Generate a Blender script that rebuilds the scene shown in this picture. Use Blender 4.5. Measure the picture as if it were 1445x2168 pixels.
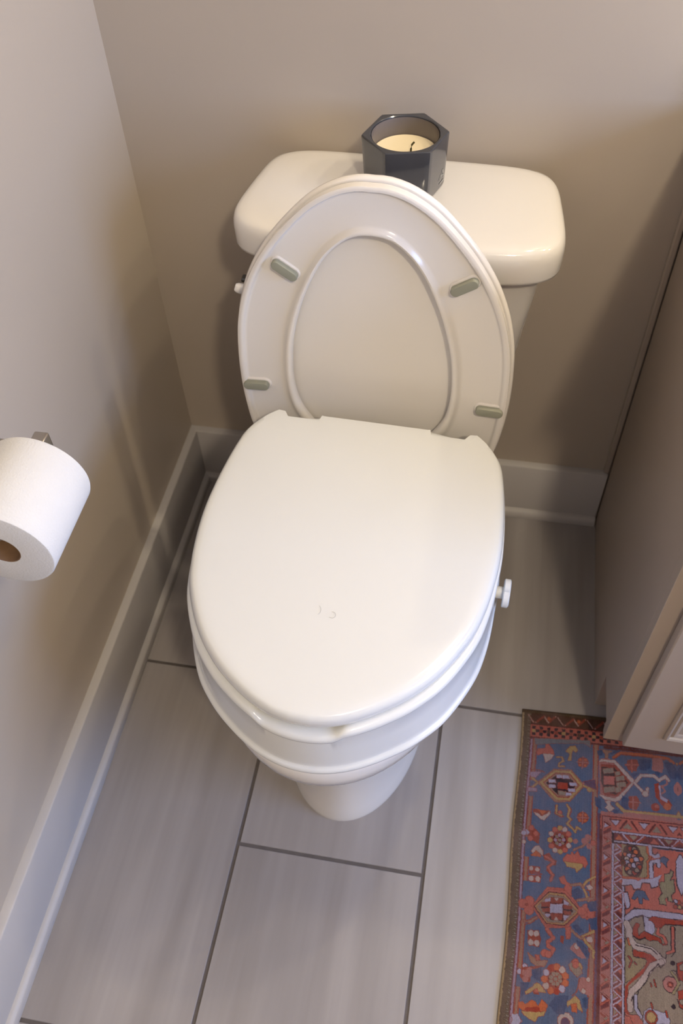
import bpy, bmesh, math, random
import numpy as np
from mathutils import Vector, Matrix

for o in list(bpy.data.objects):
    bpy.data.objects.remove(o)
C = bpy.context.scene.collection
S = bpy.context.scene
rnd = random.Random(7)

# ------------------------------------------------------------------ camera
cd = bpy.data.cameras.new('camera')
cam = bpy.data.objects.new('camera', cd); C.objects.link(cam)
cd.sensor_fit = 'VERTICAL'; cd.sensor_height = 36.0; cd.sensor_width = 24.0
cd.lens = 1891.9 * 36.0 / 2168.0
cd.clip_start = 0.02
cam.location = (0.5882, -1.2386, 1.4945)
cam.rotation_euler = (0.6750, 0.0319, 0.1780)
cd.dof.use_dof = True; cd.dof.focus_distance = 1.12; cd.dof.aperture_fstop = 6.5
S.camera = cam

# ------------------------------------------------------------------ light / exposure
S.view_settings.view_transform = 'Standard'; S.view_settings.look = 'None'
S.view_settings.gamma = 1.0; S.view_settings.use_curve_mapping = False
S.view_settings.exposure = -0.20
w = bpy.data.worlds.new('world'); S.world = w; w.use_nodes = True
bg = w.node_tree.nodes['Background']
bg.inputs['Color'].default_value = (0.62, 0.76, 1.0, 1); bg.inputs['Strength'].default_value = 3.0

def area(name, loc, rot, sx, sy, col, power):
    l = bpy.data.lights.new(name, 'AREA'); l.shape = 'RECTANGLE'; l.size = sx; l.size_y = sy
    l.color = col; l.energy = power
    o = bpy.data.objects.new(name, l); C.objects.link(o); o.location = loc; o.rotation_euler = rot
    return o
WARM = (1.0, 0.84, 0.60); COOL = (0.32, 0.51, 1.0)
BULB = 10.0; BULB_W = 17.0          # emission strength of the vanity bulbs
# daylight just outside the window in the right-hand wall
area('window_daylight', (2.62, -1.15, 1.40), (0, math.radians(90), 0), 1.0, 1.2, COOL, 68)
# warm ceiling lamp behind the camera (its dome is built further down)
pl = bpy.data.lights.new('ceiling_lamp', 'POINT'); pl.energy = 88.0; pl.color = (1.0, 0.84, 0.62); pl.shadow_soft_size = 0.07
plo = bpy.data.objects.new('ceiling_lamp', pl); C.objects.link(plo); plo.location = (1.15, -1.94, 2.40)

# ------------------------------------------------------------------ materials
def nmat(name, col, rough=0.5, spec=0.5, metal=0.0, coat=0.0, coat_rough=0.05):
    m = bpy.data.materials.new(name); m.use_nodes = True
    b = m.node_tree.nodes['Principled BSDF']
    b.inputs['Base Color'].default_value = (*col, 1); b.inputs['Roughness'].default_value = rough
    b.inputs['Specular IOR Level'].default_value = spec; b.inputs['Metallic'].default_value = metal
    b.inputs['Coat Weight'].default_value = coat; b.inputs['Coat Roughness'].default_value = coat_rough
    return m, m.node_tree, b
def N(t, kind, **kw):
    n = t.nodes.new(kind)
    for k, v in kw.items():
        if k in n.inputs: n.inputs[k].default_value = v
        else: setattr(n, k, v)
    return n
def noise_vary(m, t, b, col, amt, scale, bump=0.0, bscale=None, stretch=(1, 1, 1), rough_var=0.0):
    tc = N(t, 'ShaderNodeTexCoord'); mp = N(t, 'ShaderNodeMapping'); mp.inputs['Scale'].default_value = stretch
    t.links.new(tc.outputs['Object'], mp.inputs['Vector'])
    n = N(t, 'ShaderNodeTexNoise', Scale=scale, Detail=4.0)
    t.links.new(mp.outputs[0], n.inputs['Vector'])
    r = N(t, 'ShaderNodeValToRGB')
    r.color_ramp.elements[0].position = 0.25; r.color_ramp.elements[1].position = 0.75
    r.color_ramp.elements[0].color = (*[c * (1 - amt) for c in col], 1)
    r.color_ramp.elements[1].color = (*[min(1, c * (1 + amt)) for c in col], 1)
    t.links.new(n.outputs['Fac'], r.inputs['Fac']); t.links.new(r.outputs['Color'], b.inputs['Base Color'])
    if bump:
        n2 = N(t, 'ShaderNodeTexNoise', Scale=bscale, Detail=3.0)
        t.links.new(tc.outputs['Object'], n2.inputs['Vector'])
        bp = N(t, 'ShaderNodeBump', Strength=bump, Distance=0.001)
        t.links.new(n2.outputs['Fac'], bp.inputs['Height']); t.links.new(bp.outputs[0], b.inputs['Normal'])
    return m
def simple(name, col, rough=0.5, spec=0.5, metal=0.0, coat=0.0, amt=0.015, scale=6.0, bump=0.0, bscale=300.0):
    m, t, b = nmat(name, col, rough, spec, metal, coat)
    return noise_vary(m, t, b, col, amt, scale, bump, bscale)

M = {}
M['wall'] = simple('wall_paint', (0.415, 0.360, 0.298), 0.36, 0.45, amt=0.01, scale=3, bump=0.05, bscale=160)
M['ceiling'] = simple('ceiling_paint', (0.45, 0.44, 0.42), 0.8, 0.2)
M['trim'] = simple('trim_paint', (0.44, 0.42, 0.41), 0.5, 0.35, amt=0.01, bump=0.04, bscale=120)
M['cabinet'] = simple('cabinet_paint', (0.37, 0.31, 0.255), 0.42, 0.4, amt=0.012, bump=0.04, bscale=120)
M['porcelain'] = simple('porcelain', (0.71, 0.685, 0.645), 0.08, 0.5, coat=0.5, amt=0.006, scale=3)
M['seat'] = simple('seat_plastic', (0.72, 0.685, 0.635), 0.16, 0.5, amt=0.006)
M['riser'] = simple('white_plastic', (0.655, 0.665, 0.655), 0.16, 0.45, amt=0.008)
M['bumper'] = simple('bumper_rubber', (0.27, 0.275, 0.215), 0.55, 0.35, amt=0.04, scale=40)
M['paper'] = simple('tissue_paper', (0.64, 0.635, 0.62), 0.95, 0.1, amt=0.012, scale=60, bump=0.6, bscale=420)
M['card'] = simple('cardboard', (0.20, 0.12, 0.07), 0.85, 0.2, amt=0.08, scale=90)
M['nickel'] = simple('brushed_nickel', (0.42, 0.39, 0.35), 0.28, 0.5, metal=1.0, amt=0.05, scale=40)
M['chrome'] = simple('dark_chrome', (0.10, 0.10, 0.10), 0.15, 0.5, metal=1.0)
M['lever'] = simple('lever_enamel', (0.80, 0.79, 0.78), 0.25)
M['jar'] = simple('smoked_jar_glass', (0.040, 0.041, 0.046), 0.14, 0.5, coat=0.35, amt=0.10, scale=12)
M['jar_in'] = simple('jar_inner_coating', (0.13, 0.11, 0.10), 0.35, 0.5, amt=0.08, scale=30)
M['wax'] = simple('candle_wax', (0.84, 0.73, 0.50), 0.45, 0.4, amt=0.04, scale=30)
M['wick'] = simple('wick_cotton', (0.07, 0.065, 0.03), 0.9, 0.1, amt=0.2, scale=200)
M['foil'] = simple('silver_print', (0.42, 0.41, 0.36), 0.35, 0.5, metal=0.4)
M['grout'] = simple('grout', (0.115, 0.100, 0.093), 0.9, 0.2, amt=0.12, scale=60, bump=0.5, bscale=500)
M['counter'] = simple('counter_stone', (0.78, 0.77, 0.75), 0.15, 0.5, amt=0.03, scale=8)
M['glass_frame'] = simple('window_paint', (0.8, 0.8, 0.8), 0.4)

def tile_material():
    m, t, b = nmat('wood_look_tile', (0.5, 0.48, 0.46), 0.38, 0.45)
    tc = N(t, 'ShaderNodeTexCoord'); oi = N(t, 'ShaderNodeObjectInfo')
    off = N(t, 'ShaderNodeVectorMath', operation='SCALE'); off.inputs['Scale'].default_value = 37.0
    cb = N(t, 'ShaderNodeCombineXYZ')
    t.links.new(oi.outputs['Random'], cb.inputs[0]); t.links.new(oi.outputs['Random'], cb.inputs[1])
    t.links.new(cb.outputs[0], off.inputs[0])
    ad = N(t, 'ShaderNodeVectorMath', operation='ADD')
    t.links.new(tc.outputs['Object'], ad.inputs[0]); t.links.new(off.outputs[0], ad.inputs[1])
    def nz(stretch, scale, detail):
        mp = N(t, 'ShaderNodeMapping'); mp.inputs['Scale'].default_value = stretch
        t.links.new(ad.outputs[0], mp.inputs['Vector'])
        n = N(t, 'ShaderNodeTexNoise', Scale=scale, Detail=detail, Roughness=0.55)
        t.links.new(mp.outputs[0], n.inputs['Vector']); return n
    a = nz((11, 1.0, 1), 1.5, 2.5); f = nz((40, 2.0, 1), 2.0, 2.0); c = nz((3, 1.2, 1), 1.5, 2.0)
    r = N(t, 'ShaderNodeValToRGB'); e = r.color_ramp.elements
    e[0].position = 0.30; e[0].color = (0.255, 0.233, 0.224, 1)
    e[1].position = 0.72; e[1].color = (0.345, 0.322, 0.314, 1)
    t.links.new(a.outputs['Fac'], r.inputs['Fac'])
    mx = N(t, 'ShaderNodeMix', data_type='RGBA', blend_type='MULTIPLY'); mx.inputs['Factor'].default_value = 1.0
    r2 = N(t, 'ShaderNodeValToRGB'); e = r2.color_ramp.elements
    e[0].position = 0.3; e[0].color = (0.96, 0.96, 0.96, 1); e[1].position = 0.7; e[1].color = (1.03, 1.03, 1.03, 1)
    t.links.new(f.outputs['Fac'], r2.inputs['Fac'])
    t.links.new(r.outputs[0], mx.inputs['A']); t.links.new(r2.outputs[0], mx.inputs['B'])
    mx2 = N(t, 'ShaderNodeMix', data_type='RGBA', blend_type='MULTIPLY'); mx2.inputs['Factor'].default_value = 1.0
    r3 = N(t, 'ShaderNodeValToRGB'); e = r3.color_ramp.elements
    e[0].position = 0.3; e[0].color = (0.90, 0.90, 0.92, 1); e[1].position = 0.7; e[1].color = (1.05, 1.04, 1.02, 1)
    t.links.new(c.outputs['Fac'], r3.inputs['Fac'])
    t.links.new(mx.outputs['Result'], mx2.inputs['A']); t.links.new(r3.outputs[0], mx2.inputs['B'])
    t.links.new(mx2.outputs['Result'], b.inputs['Base Color'])
    bp = N(t, 'ShaderNodeBump', Strength=0.12, Distance=0.001)
    t.links.new(f.outputs['Fac'], bp.inputs['Height']); t.links.new(bp.outputs[0], b.inputs['Normal'])
    return m
M['tile'] = tile_material()

def emit(name, col, s):
    m = bpy.data.materials.new(name); m.use_nodes = True; t = m.node_tree
    t.nodes.clear(); e = N(t, 'ShaderNodeEmission'); o = N(t, 'ShaderNodeOutputMaterial')
    e.inputs['Color'].default_value = (*col, 1); e.inputs['Strength'].default_value = s
    t.links.new(e.outputs[0], o.inputs['Surface']); return m
M['bulb'] = emit('lit_bulb', WARM, BULB)

# ------------------------------------------------------------------ helpers
def mk(name, verts, faces, mat, parent=None, smooth=35.0, loc=None, mats=None, fmat=None):
    me = bpy.data.meshes.new(name); me.from_pydata([tuple(v) for v in verts], [], faces); me.update()
    bm = bmesh.new(); bm.from_mesh(me); bmesh.ops.recalc_face_normals(bm, faces=bm.faces); bm.to_mesh(me); bm.free()
    if smooth:
        me.shade_smooth(); me.set_sharp_from_angle(angle=math.radians(smooth))
    o = bpy.data.objects.new(name, me); C.objects.link(o)
    for x in (mats or [mat]): me.materials.append(x)
    if fmat:
        for i, k in fmat.items(): me.polygons[i].material_index = k
    if parent: o.parent = parent
    if loc: o.location = loc
    return o
def empty(name, label, cat, loc=(0, 0, 0), rz=0.0, group=None):
    o = bpy.data.objects.new(name, None); C.objects.link(o); o.location = loc; o.rotation_euler = (0, 0, rz)
    o.empty_display_size = 0.05
    tag(o, label, cat, group); return o
def tag(o, label, cat, group=None):
    o['label'] = label; o['category'] = cat
    if group: o['group'] = group
def struct(o): o['kind'] = 'structure'; return o
def bevel(o, wd=0.002, seg=2, ang=30):
    m = o.modifiers.new('bevel', 'BEVEL'); m.width = wd; m.segments = seg; m.limit_method = 'ANGLE'
    m.angle_limit = math.radians(ang); m.harden_normals = False; return o
def boxvf(x0, x1, y0, y1, z0, z1):
    v = [(x, y, z) for x in (x0, x1) for y in (y0, y1) for z in (z0, z1)]
    f = [(0, 1, 3, 2), (4, 6, 7, 5), (0, 4, 5, 1), (2, 3, 7, 6), (0, 2, 6, 4), (1, 5, 7, 3)]
    return v, f
def box(name, x0, x1, y0, y1, z0, z1, mat, parent=None, bev=0.0, seg=2):
    v, f = boxvf(x0, x1, y0, y1, z0, z1); o = mk(name, v, f, mat, parent, smooth=0 if not bev else 40)
    if bev: bevel(o, bev, seg)
    return o
def loft(name, rings, mat, parent=None, cap0=True, cap1=True, wrap=False, smooth=40.0, centre=None):
    n = len(rings[0]); V = [p for r in rings for p in r]; F = []
    K = len(rings)
    for k in range(K if wrap else K - 1):
        a, b = k * n, ((k + 1) % K) * n
        for i in range(n):
            j = (i + 1) % n; F.append((a + i, a + j, b + j, b + i))
    if cap0 and not wrap:
        c = len(V); V.append(tuple(np.mean(np.array(rings[0]), 0)))
        F += [(c, (i + 1) % n, i) for i in range(n)]
    if cap1 and not wrap:
        c = len(V); V.append(centre or tuple(np.mean(np.array(rings[-1]), 0))); a = (K - 1) * n
        F += [(c, a + i, a + (i + 1) % n) for i in range(n)]
    return mk(name, V, F, mat, parent, smooth)
def catmull(P, n, closed=True):
    P = np.array(P, float); L = len(P); out = []
    per = n
    for i in range(L if closed else L - 1):
        g = lambda k: P[(i + k) % L] if closed else P[min(max(i + k, 0), L - 1)]
        p0, p1, p2, p3 = g(-1), g(0), g(1), g(2)
        for s in range(per):
            t = s / per
            out.append(0.5 * ((2 * p1) + (-p0 + p2) * t + (2 * p0 - 5 * p1 + 4 * p2 - p3) * t * t + (-p0 + 3 * p1 - 3 * p2 + p3) * t ** 3))
    if not closed: out.append(P[-1])
    return np.array(out)
def resample(P, n, closed=True):
    P = np.array(P, float); Q = np.vstack([P, P[:1]]) if closed else P
    d = np.r_[0, np.cumsum(np.linalg.norm(np.diff(Q, axis=0), axis=1))]
    s = np.linspace(0, d[-1], n + 1)[:-1] if closed else np.linspace(0, d[-1], n)
    return np.c_[np.interp(s, d, Q[:, 0]), np.interp(s, d, Q[:, 1])]
def normals2(P):
    a = np.roll(P, -1, 0) - np.roll(P, 1, 0); nn = np.c_[a[:, 1], -a[:, 0]]
    nn /= np.linalg.norm(nn, axis=1)[:, None] + 1e-9
    area2 = np.sum(P[:, 0] * np.roll(P[:, 1], -1) - np.roll(P[:, 0], -1) * P[:, 1])
    return nn if area2 > 0 else -nn      # outward
def inset(P, d): return P - normals2(P) * d
def ring3(P, z): return [(p[0], p[1], z) for p in P]
def tube(name, pts, r, mat, parent=None, seg=12, radii=None):
    pts = [Vector(p) for p in pts]; rings = []
    for i, p in enumerate(pts):
        t = (pts[min(i + 1, len(pts) - 1)] - pts[max(i - 1, 0)]).normalized()
        up = Vector((0, 0, 1)) if abs(t.z) < 0.9 else Vector((1, 0, 0))
        u = t.cross(up).normalized(); v = t.cross(u).normalized(); rr = radii[i] if radii else r
        rings.append([tuple(p + u * rr * math.cos(a) + v * rr * math.sin(a)) for a in [2 * math.pi * k / seg for k in range(seg)]])
    return loft(name, rings, mat, parent)
def lathe_y(name, prof, cx, cz, mat, parent=None, seg=96, wrap=True):
    rings = [[(cx + r * math.cos(a), y, cz + r * math.sin(a)) for a in [2 * math.pi * k / seg for k in range(seg)]] for (r, y) in prof]
    return loft(name, rings, mat, parent, cap0=not wrap, cap1=not wrap, wrap=wrap)

# ------------------------------------------------------------------ room shell
RX, RY, RZ = 2.5, -4.0, 2.55
fl = struct(mk('floor', *boxvf(-0.1, RX + 0.1, RY - 0.1, 0.1, -0.10, -0.0022), M['grout'], smooth=0))
struct(box('wall_left', -0.1, 0.0, RY, 0.0, -0.0022, RZ, M['wall']))
struct(box('wall_back', -0.1, RX + 0.1, 0.0, 0.1, -0.0022, RZ, M['wall']))
struct(box('wall_front', -0.1, RX + 0.1, RY - 0.1, RY, -0.0022, RZ, M['wall']))
struct(box('ceiling', -0.1, RX + 0.1, RY - 0.1, 0.1, RZ, RZ + 0.1, M['ceiling']))
# right wall with a window opening
def wall_right():
    V, F = [], []
    for b in ((RY, -1.75, 0, RZ), (-0.55, 0, 0, RZ), (-1.75, -0.55, 0, 0.90), (-1.75, -0.55, 1.90, RZ)):
        v, f = boxvf(RX, RX + 0.1, b[0], b[1], b[2], b[3]); k = len(V); V += v; F += [tuple(i + k for i in q) for q in f]
    return mk('wall_right', V, F, M['wall'], smooth=0)
struct(wall_right())
def window():
    V, F = [], []
    for b in ((-1.75, -1.71, 0.90, 1.90), (-0.59, -0.55, 0.90, 1.90), (-1.71, -0.59, 0.90, 0.94), (-1.71, -0.59, 1.86, 1.90), (-1.71, -0.59, 1.385, 1.41)):
        v, f = boxvf(RX + 0.02, RX + 0.07, *b); k = len(V); V += v; F += [tuple(i + k for i in q) for q in f]
    return mk('window_1', V, F, M['glass_frame'], smooth=0)
struct(window())

# floor tiles: 0.305 x 0.610, joints offset by half, every tile its own piece
TW, TL, GX, JY = 0.308, 0.613, 0.2841, -0.4813
gap = 0.0058; tcache = {}
def tile(x0, x1, y0, y1):
    x0 = max(x0, 0.0); x1 = min(x1, RX); y0 = max(y0, RY); y1 = min(y1, 0.0)
    if x1 - x0 < 0.02 or y1 - y0 < 0.02: return
    sx, sy = round(x1 - x0 - gap, 4), round(y1 - y0 - gap, 4)
    key = (sx, sy)
    if key not in tcache:
        a, b, e = sx / 2, sy / 2, 0.0008
        V = [(-a, -b, -0.008), (a, -b, -0.008), (a, b, -0.008), (-a, b, -0.008),
             (-a, -b, -e), (a, -b, -e), (a, b, -e), (-a, b, -e),
             (-a + e, -b + e, 0), (a - e, -b + e, 0), (a - e, b - e, 0), (-a + e, b - e, 0)]
        F = [(0, 3, 2, 1)] + [(i, (i + 1) % 4, 4 + (i + 1) % 4, 4 + i) for i in range(4)] + [(4 + i, 4 + (i + 1) % 4, 8 + (i + 1) % 4, 8 + i) for i in range(4)] + [(8, 9, 10, 11)]
        o = mk('tile', V, F, M['tile'], fl, smooth=0); tcache[key] = o
    else:
        o = tcache[key].copy(); C.objects.link(o)
    o.location = ((x0 + x1) / 2, (y0 + y1) / 2, rnd.uniform(-0.0002, 0.0))
for c in range(-1, 9):
    x0 = GX + c * TW
    yo = JY if c % 2 else JY - TL / 2
    for k in range(-2, 7):
        tile(x0, x0 + TW, yo - k * TL - TL, yo - k * TL)

# baseboards with shoe moulding
BT, BH, ST, SH = 0.0159, 0.1465, 0.012, 0.019
def base_profile(): return [(0, 0), (BT, 0), (BT, BH - 0.003), (BT - 0.003, BH), (0, BH)]
def shoe_profile():
    p = [(BT, 0), (BT + ST, 0)]
    for k in range(0, 7):
        a = math.radians(k * 15); p.append((BT + ST * math.cos(a), 0.004 + (SH - 0.004) * math.sin(a)))
    return p[:2] + p[2:]
def run(name, prof, axis, a0, a1, mat, parent=None, mitre0=0.0, mitre1=0.0):
    # axis 'y': along the left wall (offset is +x); axis 'x': along the back wall (offset is -y)
    n = len(prof); V = []
    for end, (a, mt) in enumerate(((a0, mitre0), (a1, mitre1))):
        for (d, z) in prof:
            V.append((d, a + mt * d, z) if axis == 'y' else (a + mt * d, -d, z))
    F = [(i, (i + 1) % n, n + (i + 1) % n, n + i) for i in range(n)] + [tuple(range(n)), tuple(range(2 * n - 1, n - 1, -1))]
    return mk(name, V, F, mat, parent, smooth=50)
b = struct(run('baseboard_left', base_profile(), 'y', 0, RY, M['trim'], mitre0=-1))
run('shoe_molding', shoe_profile(), 'y', 0, RY, M['trim'], b, mitre0=-1)
b = struct(run('baseboard_back', base_profile(), 'x', 0, 0.8575, M['trim'], mitre0=1))
run('shoe_molding', shoe_profile(), 'x', 0, 0.8575, M['trim'], b, mitre0=1)

# ------------------------------------------------------------------ toilet
TR = math.radians(-2.0)
toilet = empty('toilet', 'white two-piece toilet with its own seat and cover standing open against the tank', 'toilet', (0.452, 0, 0), TR)
def egg(yf, yc, yb, hw, cx=0.005, n=96, nb=2.5, nf=2.0):
    P = []
    for k in range(n):
        a = 2 * math.pi * k / n; c, s = math.cos(a), math.sin(a)
        e = nb if s > 0 else nf
        x = hw * math.copysign(abs(c) ** (2 / e), c); h = (yb - yc) if s > 0 else (yc - yf)
        P.append((cx + x, yc + h * math.copysign(abs(s) ** (2 / e), s)))
    return np.array(P)
lv = [(0.0, -0.724, -0.52, -0.13, 0.120, 0.008), (0.012, -0.724, -0.52, -0.13, 0.120, 0.008), (0.03, -0.719, -0.52, -0.13, 0.115, 0.008),
      (0.10, -0.714, -0.51, -0.12, 0.112, 0.008), (0.18, -0.718, -0.50, -0.10, 0.118, 0.008), (0.25, -0.735, -0.50, -0.07, 0.134, 0.006),
      (0.31, -0.772, -0.51, -0.05, 0.162, 0.005), (0.345, -0.800, -0.52, -0.04, 0.180, 0.005), (0.37, -0.8115, -0.53, -0.035, 0.1885, 0.005),
      (0.39, -0.8155, -0.53, -0.035, 0.1905, 0.005), (0.405, -0.8150, -0.53, -0.03, 0.1900, 0.005), (0.416, -0.809, -0.53, -0.033, 0.184, 0.005), (0.42, -0.798, -0.53, -0.04, 0.176, 0.005)]
R_ = [ring3(egg(a[1], a[2], a[3], a[4], a[5], nb=3.0), a[0]) for a in lv]
inn = [(0.42, -0.745, -0.50, -0.30, 0.125), (0.41, -0.738, -0.50, -0.305, 0.118), (0.36, -0.735, -0.50, -0.30, 0.122), (0.28, -0.69, -0.50, -0.32, 0.10), (0.20, -0.62, -0.48, -0.36, 0.06)]
R_ += [ring3(egg(a[1], a[2], a[3], a[4], 0.005), a[0]) for a in inn]
loft('bowl', R_, M['porcelain'], toilet, smooth=60)

def tankring(yc, hy, hw, z, n=160, e=4.5, taper=0.12, cx=0.002, eb=None):
    e0 = e
    P = []
    for k in range(n):
        a = 2 * math.pi * k / n; c, s = math.cos(a), math.sin(a)
        if eb: e = eb if s > 0 else e0
        x = hw * math.copysign(abs(c) ** (2 / e), c); y = math.copysign(abs(s) ** (2 / e), s)
        x *= 1 - taper * max(0, (y + 1) / 2) ** 1.6
        P.append((cx + x, yc + hy * y, z))
    return P
tr = []
for z, ins in ((0.43, 0.010), (0.436, 0.003), (0.45, 0.0), (0.738, 0.0)):
    f = (z - 0.43) / 0.308
    tr.append(tankring(-0.112, 0.082 + 0.012 * f - ins, 0.176 + 0.038 * f - ins, z, cx=0.002))
loft('tank', tr, M['porcelain'], toilet, smooth=50)
lr = []
for ins, z in ((0.014, 0.7385), (0.004, 0.7385), (0.0012, 0.7405), (0.0003, 0.745), (0.0, 0.770), (0.0008, 0.7775), (0.003, 0.7845), (0.0065, 0.7885), (0.012, 0.7908), (0.020, 0.7920), (0.045, 0.7930), (0.085, 0.7934)):
    lr.append(tankring(-0.118, 0.114 - ins, 0.2365 - ins * 1.1, z, taper=0.125, eb=6.5))
loft('tank_lid', lr, M['porcelain'], toilet, smooth=60)
# flush lever on the tank front, left
lev = loft('flush_lever', [[(x, -0.2245 + 0.006 * math.cos(a) - 0.004 * (1 - abs(x + 0.19) / 0.05), 0.687 + hz * math.sin(a)) for a in [2 * math.pi * k / 16 for k in range(16)]]
            for x, hz in ((-0.223, 0.003), (-0.2215, 0.007), (-0.217, 0.0088), (-0.19, 0.0085), (-0.16, 0.0078), (-0.135, 0.0070), (-0.131, 0.003))], M['lever'], toilet)
v = [[(-0.170 + r * math.cos(a), y, 0.690 + r * math.sin(a)) for a in [2 * math.pi * k / 24 for k in range(24)]] for r, y in ((0.016, -0.2015), (0.016, -0.209), (0.011, -0.214), (0.008, -0.221))]
loft('lever_mount', v, M['chrome'], lev)
box('lever_shaft', -0.216, -0.176, -0.219, -0.2065, 0.692, 0.6985, M['chrome'], lev, 0.002)

# seat ring + cover, raised and leaning on the tank.  (u = across, s = up along the seat)
SX, SY0, SZ0, TILT = -0.0105, -0.290, 0.440, 0.06
def sp(u, s, d):    # d = distance towards the camera (out of the seat's underside)
    ct, st = math.cos(TILT), math.sin(TILT)
    return (SX + u, SY0 + s * st - d * ct, SZ0 + s * ct + d * st)
OUTR = [(0.0, 0.458), (0.020, 0.4575), (0.048, 0.449), (0.079, 0.430), (0.107, 0.403), (0.137, 0.367), (0.163, 0.325), (0.181, 0.281), (0.192, 0.235), (0.1965, 0.188), (0.1975, 0.140), (0.195, 0.095), (0.188, 0.045), (0.175, 0.005), (0.150, -0.012), (0.10, -0.016), (0.05, -0.016)]
INR = [(0.0, 0.392), (0.030, 0.385), (0.060, 0.356), (0.083, 0.314), (0.101, 0.265), (0.113, 0.214), (0.1175, 0.163), (0.1155, 0.122), (0.107, 0.090), (0.085, 0.056), (0.055, 0.034), (0.02, 0.024)]
def sym(Hf): return [p for p in Hf] + [(0.0, Hf[-1][1])] + [(-u, s) for (u, s) in reversed(Hf[1:])]
NS = 160
def polar(P, c=(0, 0.19)):
    P = catmull(P, 8); ang = np.arctan2(P[:, 1] - c[1], P[:, 0] - c[0]); r = np.hypot(P[:, 0] - c[0], P[:, 1] - c[1])
    o = np.argsort(ang); ang, r = ang[o], r[o]
    A = np.linspace(-math.pi, math.pi, NS, endpoint=False)
    rr = np.interp(A, np.r_[ang - 2 * math.pi, ang, ang + 2 * math.pi], np.r_[r, r, r])
    return np.c_[c[0] + rr * np.cos(A), c[1] + rr * np.sin(A)]
PO, PI_ = polar(sym(OUTR)), polar(sym(INR))
prof = [(0.0, 0.0), (-0.004, 0.003), (-0.004, 0.0075), (0.0, 0.0115), (0.04, 0.0130), (0.09, 0.0125), (0.115, 0.0095), (0.13, 0.0078), (0.16, 0.0072), (0.5, 0.0070), (0.80, 0.0072), (0.85, 0.0085), (0.885, 0.0120), (0.93, 0.0142), (0.975, 0.0135), (1.0, 0.0105), (1.006, 0.006), (1.0, 0.0015), (0.97, 0.0)]
ring = loft('seat', [[sp(*(PO[i] * (1 - t) + PI_[i] * t), d) for i in range(NS)] for t, d in prof], M['seat'], toilet, wrap=True, smooth=50)
def cover_ring(off, d): return [sp(*q, d) for q in inset(PO, -off)]
def cover_in(f, d): return [sp(q[0] * f, 0.19 + (q[1] - 0.19) * f, d) for q in PO]
cv = [cover_in(0.15, -0.0068), cover_in(0.4, -0.0062), cover_in(0.7, -0.005), cover_in(0.9, -0.0035), cover_ring(-0.006, -0.003), cover_ring(0.001, -0.003), cover_ring(0.0032, -0.0045), cover_ring(0.0047, -0.008), cover_ring(0.0042, -0.012), cover_ring(0.002, -0.0155), cover_ring(-0.004, -0.0175), cover_in(0.9, -0.018), cover_in(0.5, -0.0185), cover_in(0.15, -0.0187)]
loft('seat_cover', cv, M['seat'], toilet, smooth=50)
def stadium(L, W, n=24):
    P = []
    for k in range(n):
        a = 2 * math.pi * k / n; P.append((math.copysign((L - W) / 2, math.cos(a)) + W / 2 * math.cos(a), W / 2 * math.sin(a)))
    return P
for (cu, cs, ang) in ((-0.1165, 0.331, -34.0), (0.1230, 0.334, 32.0), (-0.174, 0.1255, 4.0), (0.175, 0.1305, -2.0)):
    ca, sa = math.cos(math.radians(ang)), math.sin(math.radians(ang))
    def br(L, W, d): return [sp(cu + x * ca - y * sa, cs + x * sa + y * ca, d) for x, y in stadium(L, W)]
    col = loft('bumper_collar', [br(0.045, 0.020, 0.0065), br(0.044, 0.019, 0.0095), br(0.0425, 0.0172, 0.0105), br(0.040, 0.0145, 0.0105)], M['seat'], ring)
    loft('bumper_pad', [br(0.0395, 0.0138, 0.009), br(0.0395, 0.0138, 0.0165), br(0.0378, 0.0122, 0.0183), br(0.032, 0.007, 0.0187)], M['bumper'], ring)
for sx in (-0.072, 0.072):
    v = [[(SX + sx + dx, -0.285 + r * math.cos(a), 0.428 + 0.004 + r * math.sin(a)) for a in [2 * math.pi * k / 20 for k in range(20)]] for dx, r in ((-0.017, 0.009), (-0.016, 0.011), (0.016, 0.011), (0.017, 0.009))]
    loft('seat_hinge', v, M['seat'], toilet)

# ------------------------------------------------------------------ raised toilet seat (riser) with its own closed lid
riser = empty('raised_toilet_seat', 'thick white plastic raised seat with closed lid, clamped on the toilet bowl', 'toilet seat', (0.452, 0, 0), TR)
HW = [(-0.324, 0.1485), (-0.331, 0.1565), (-0.341, 0.1665), (-0.353, 0.1770), (-0.372, 0.1880), (-0.395, 0.1935), (-0.430, 0.1985), (-0.475, 0.2025), (-0.520, 0.2040), (-0.567, 0.2010), (-0.615, 0.1935), (-0.658, 0.1805), (-0.710, 0.1525), (-0.748, 0.1205), (-0.774, 0.088), (-0.791, 0.060), (-0.801, 0.035), (-0.8055, 0.012)]
CX = 0.005
sideL = catmull([(CX - h, y) for y, h in HW], 6, closed=False)
sideR = catmull([(CX + h, y) for y, h in reversed(HW)], 6, closed=False)
front = np.vstack([sideL, sideR])            # left back -> front -> right back
backpts = [(0.142, -0.3255), (0.1395, -0.335), (0.0885, -0.335), (0.086, -0.3255), (-0.078, -0.3255), (-0.0805, -0.335), (-0.1295, -0.335), (-0.132, -0.3255)]
def densify(P, step=0.006):
    out = []
    for a, b in zip(P[:-1], P[1:]):
        a, b = np.array(a), np.array(b); k = max(1, int(np.linalg.norm(b - a) / step))
        out += [a + (b - a) * i / k for i in range(k)]
    return out + [np.array(P[-1])]
bk = densify([tuple(front[-1])] + backpts + [tuple(front[0])])[1:-1]
LID = np.vstack([front, np.array(bk)])
backness = np.array([0.22 + 0.78 * min(1.0, max(0.0, (-0.337 - p[1]) / 0.04)) for p in LID])[:, None]
def lid_ring(ins, z): return ring3(LID - normals2(LID) * ins * backness, z)
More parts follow.
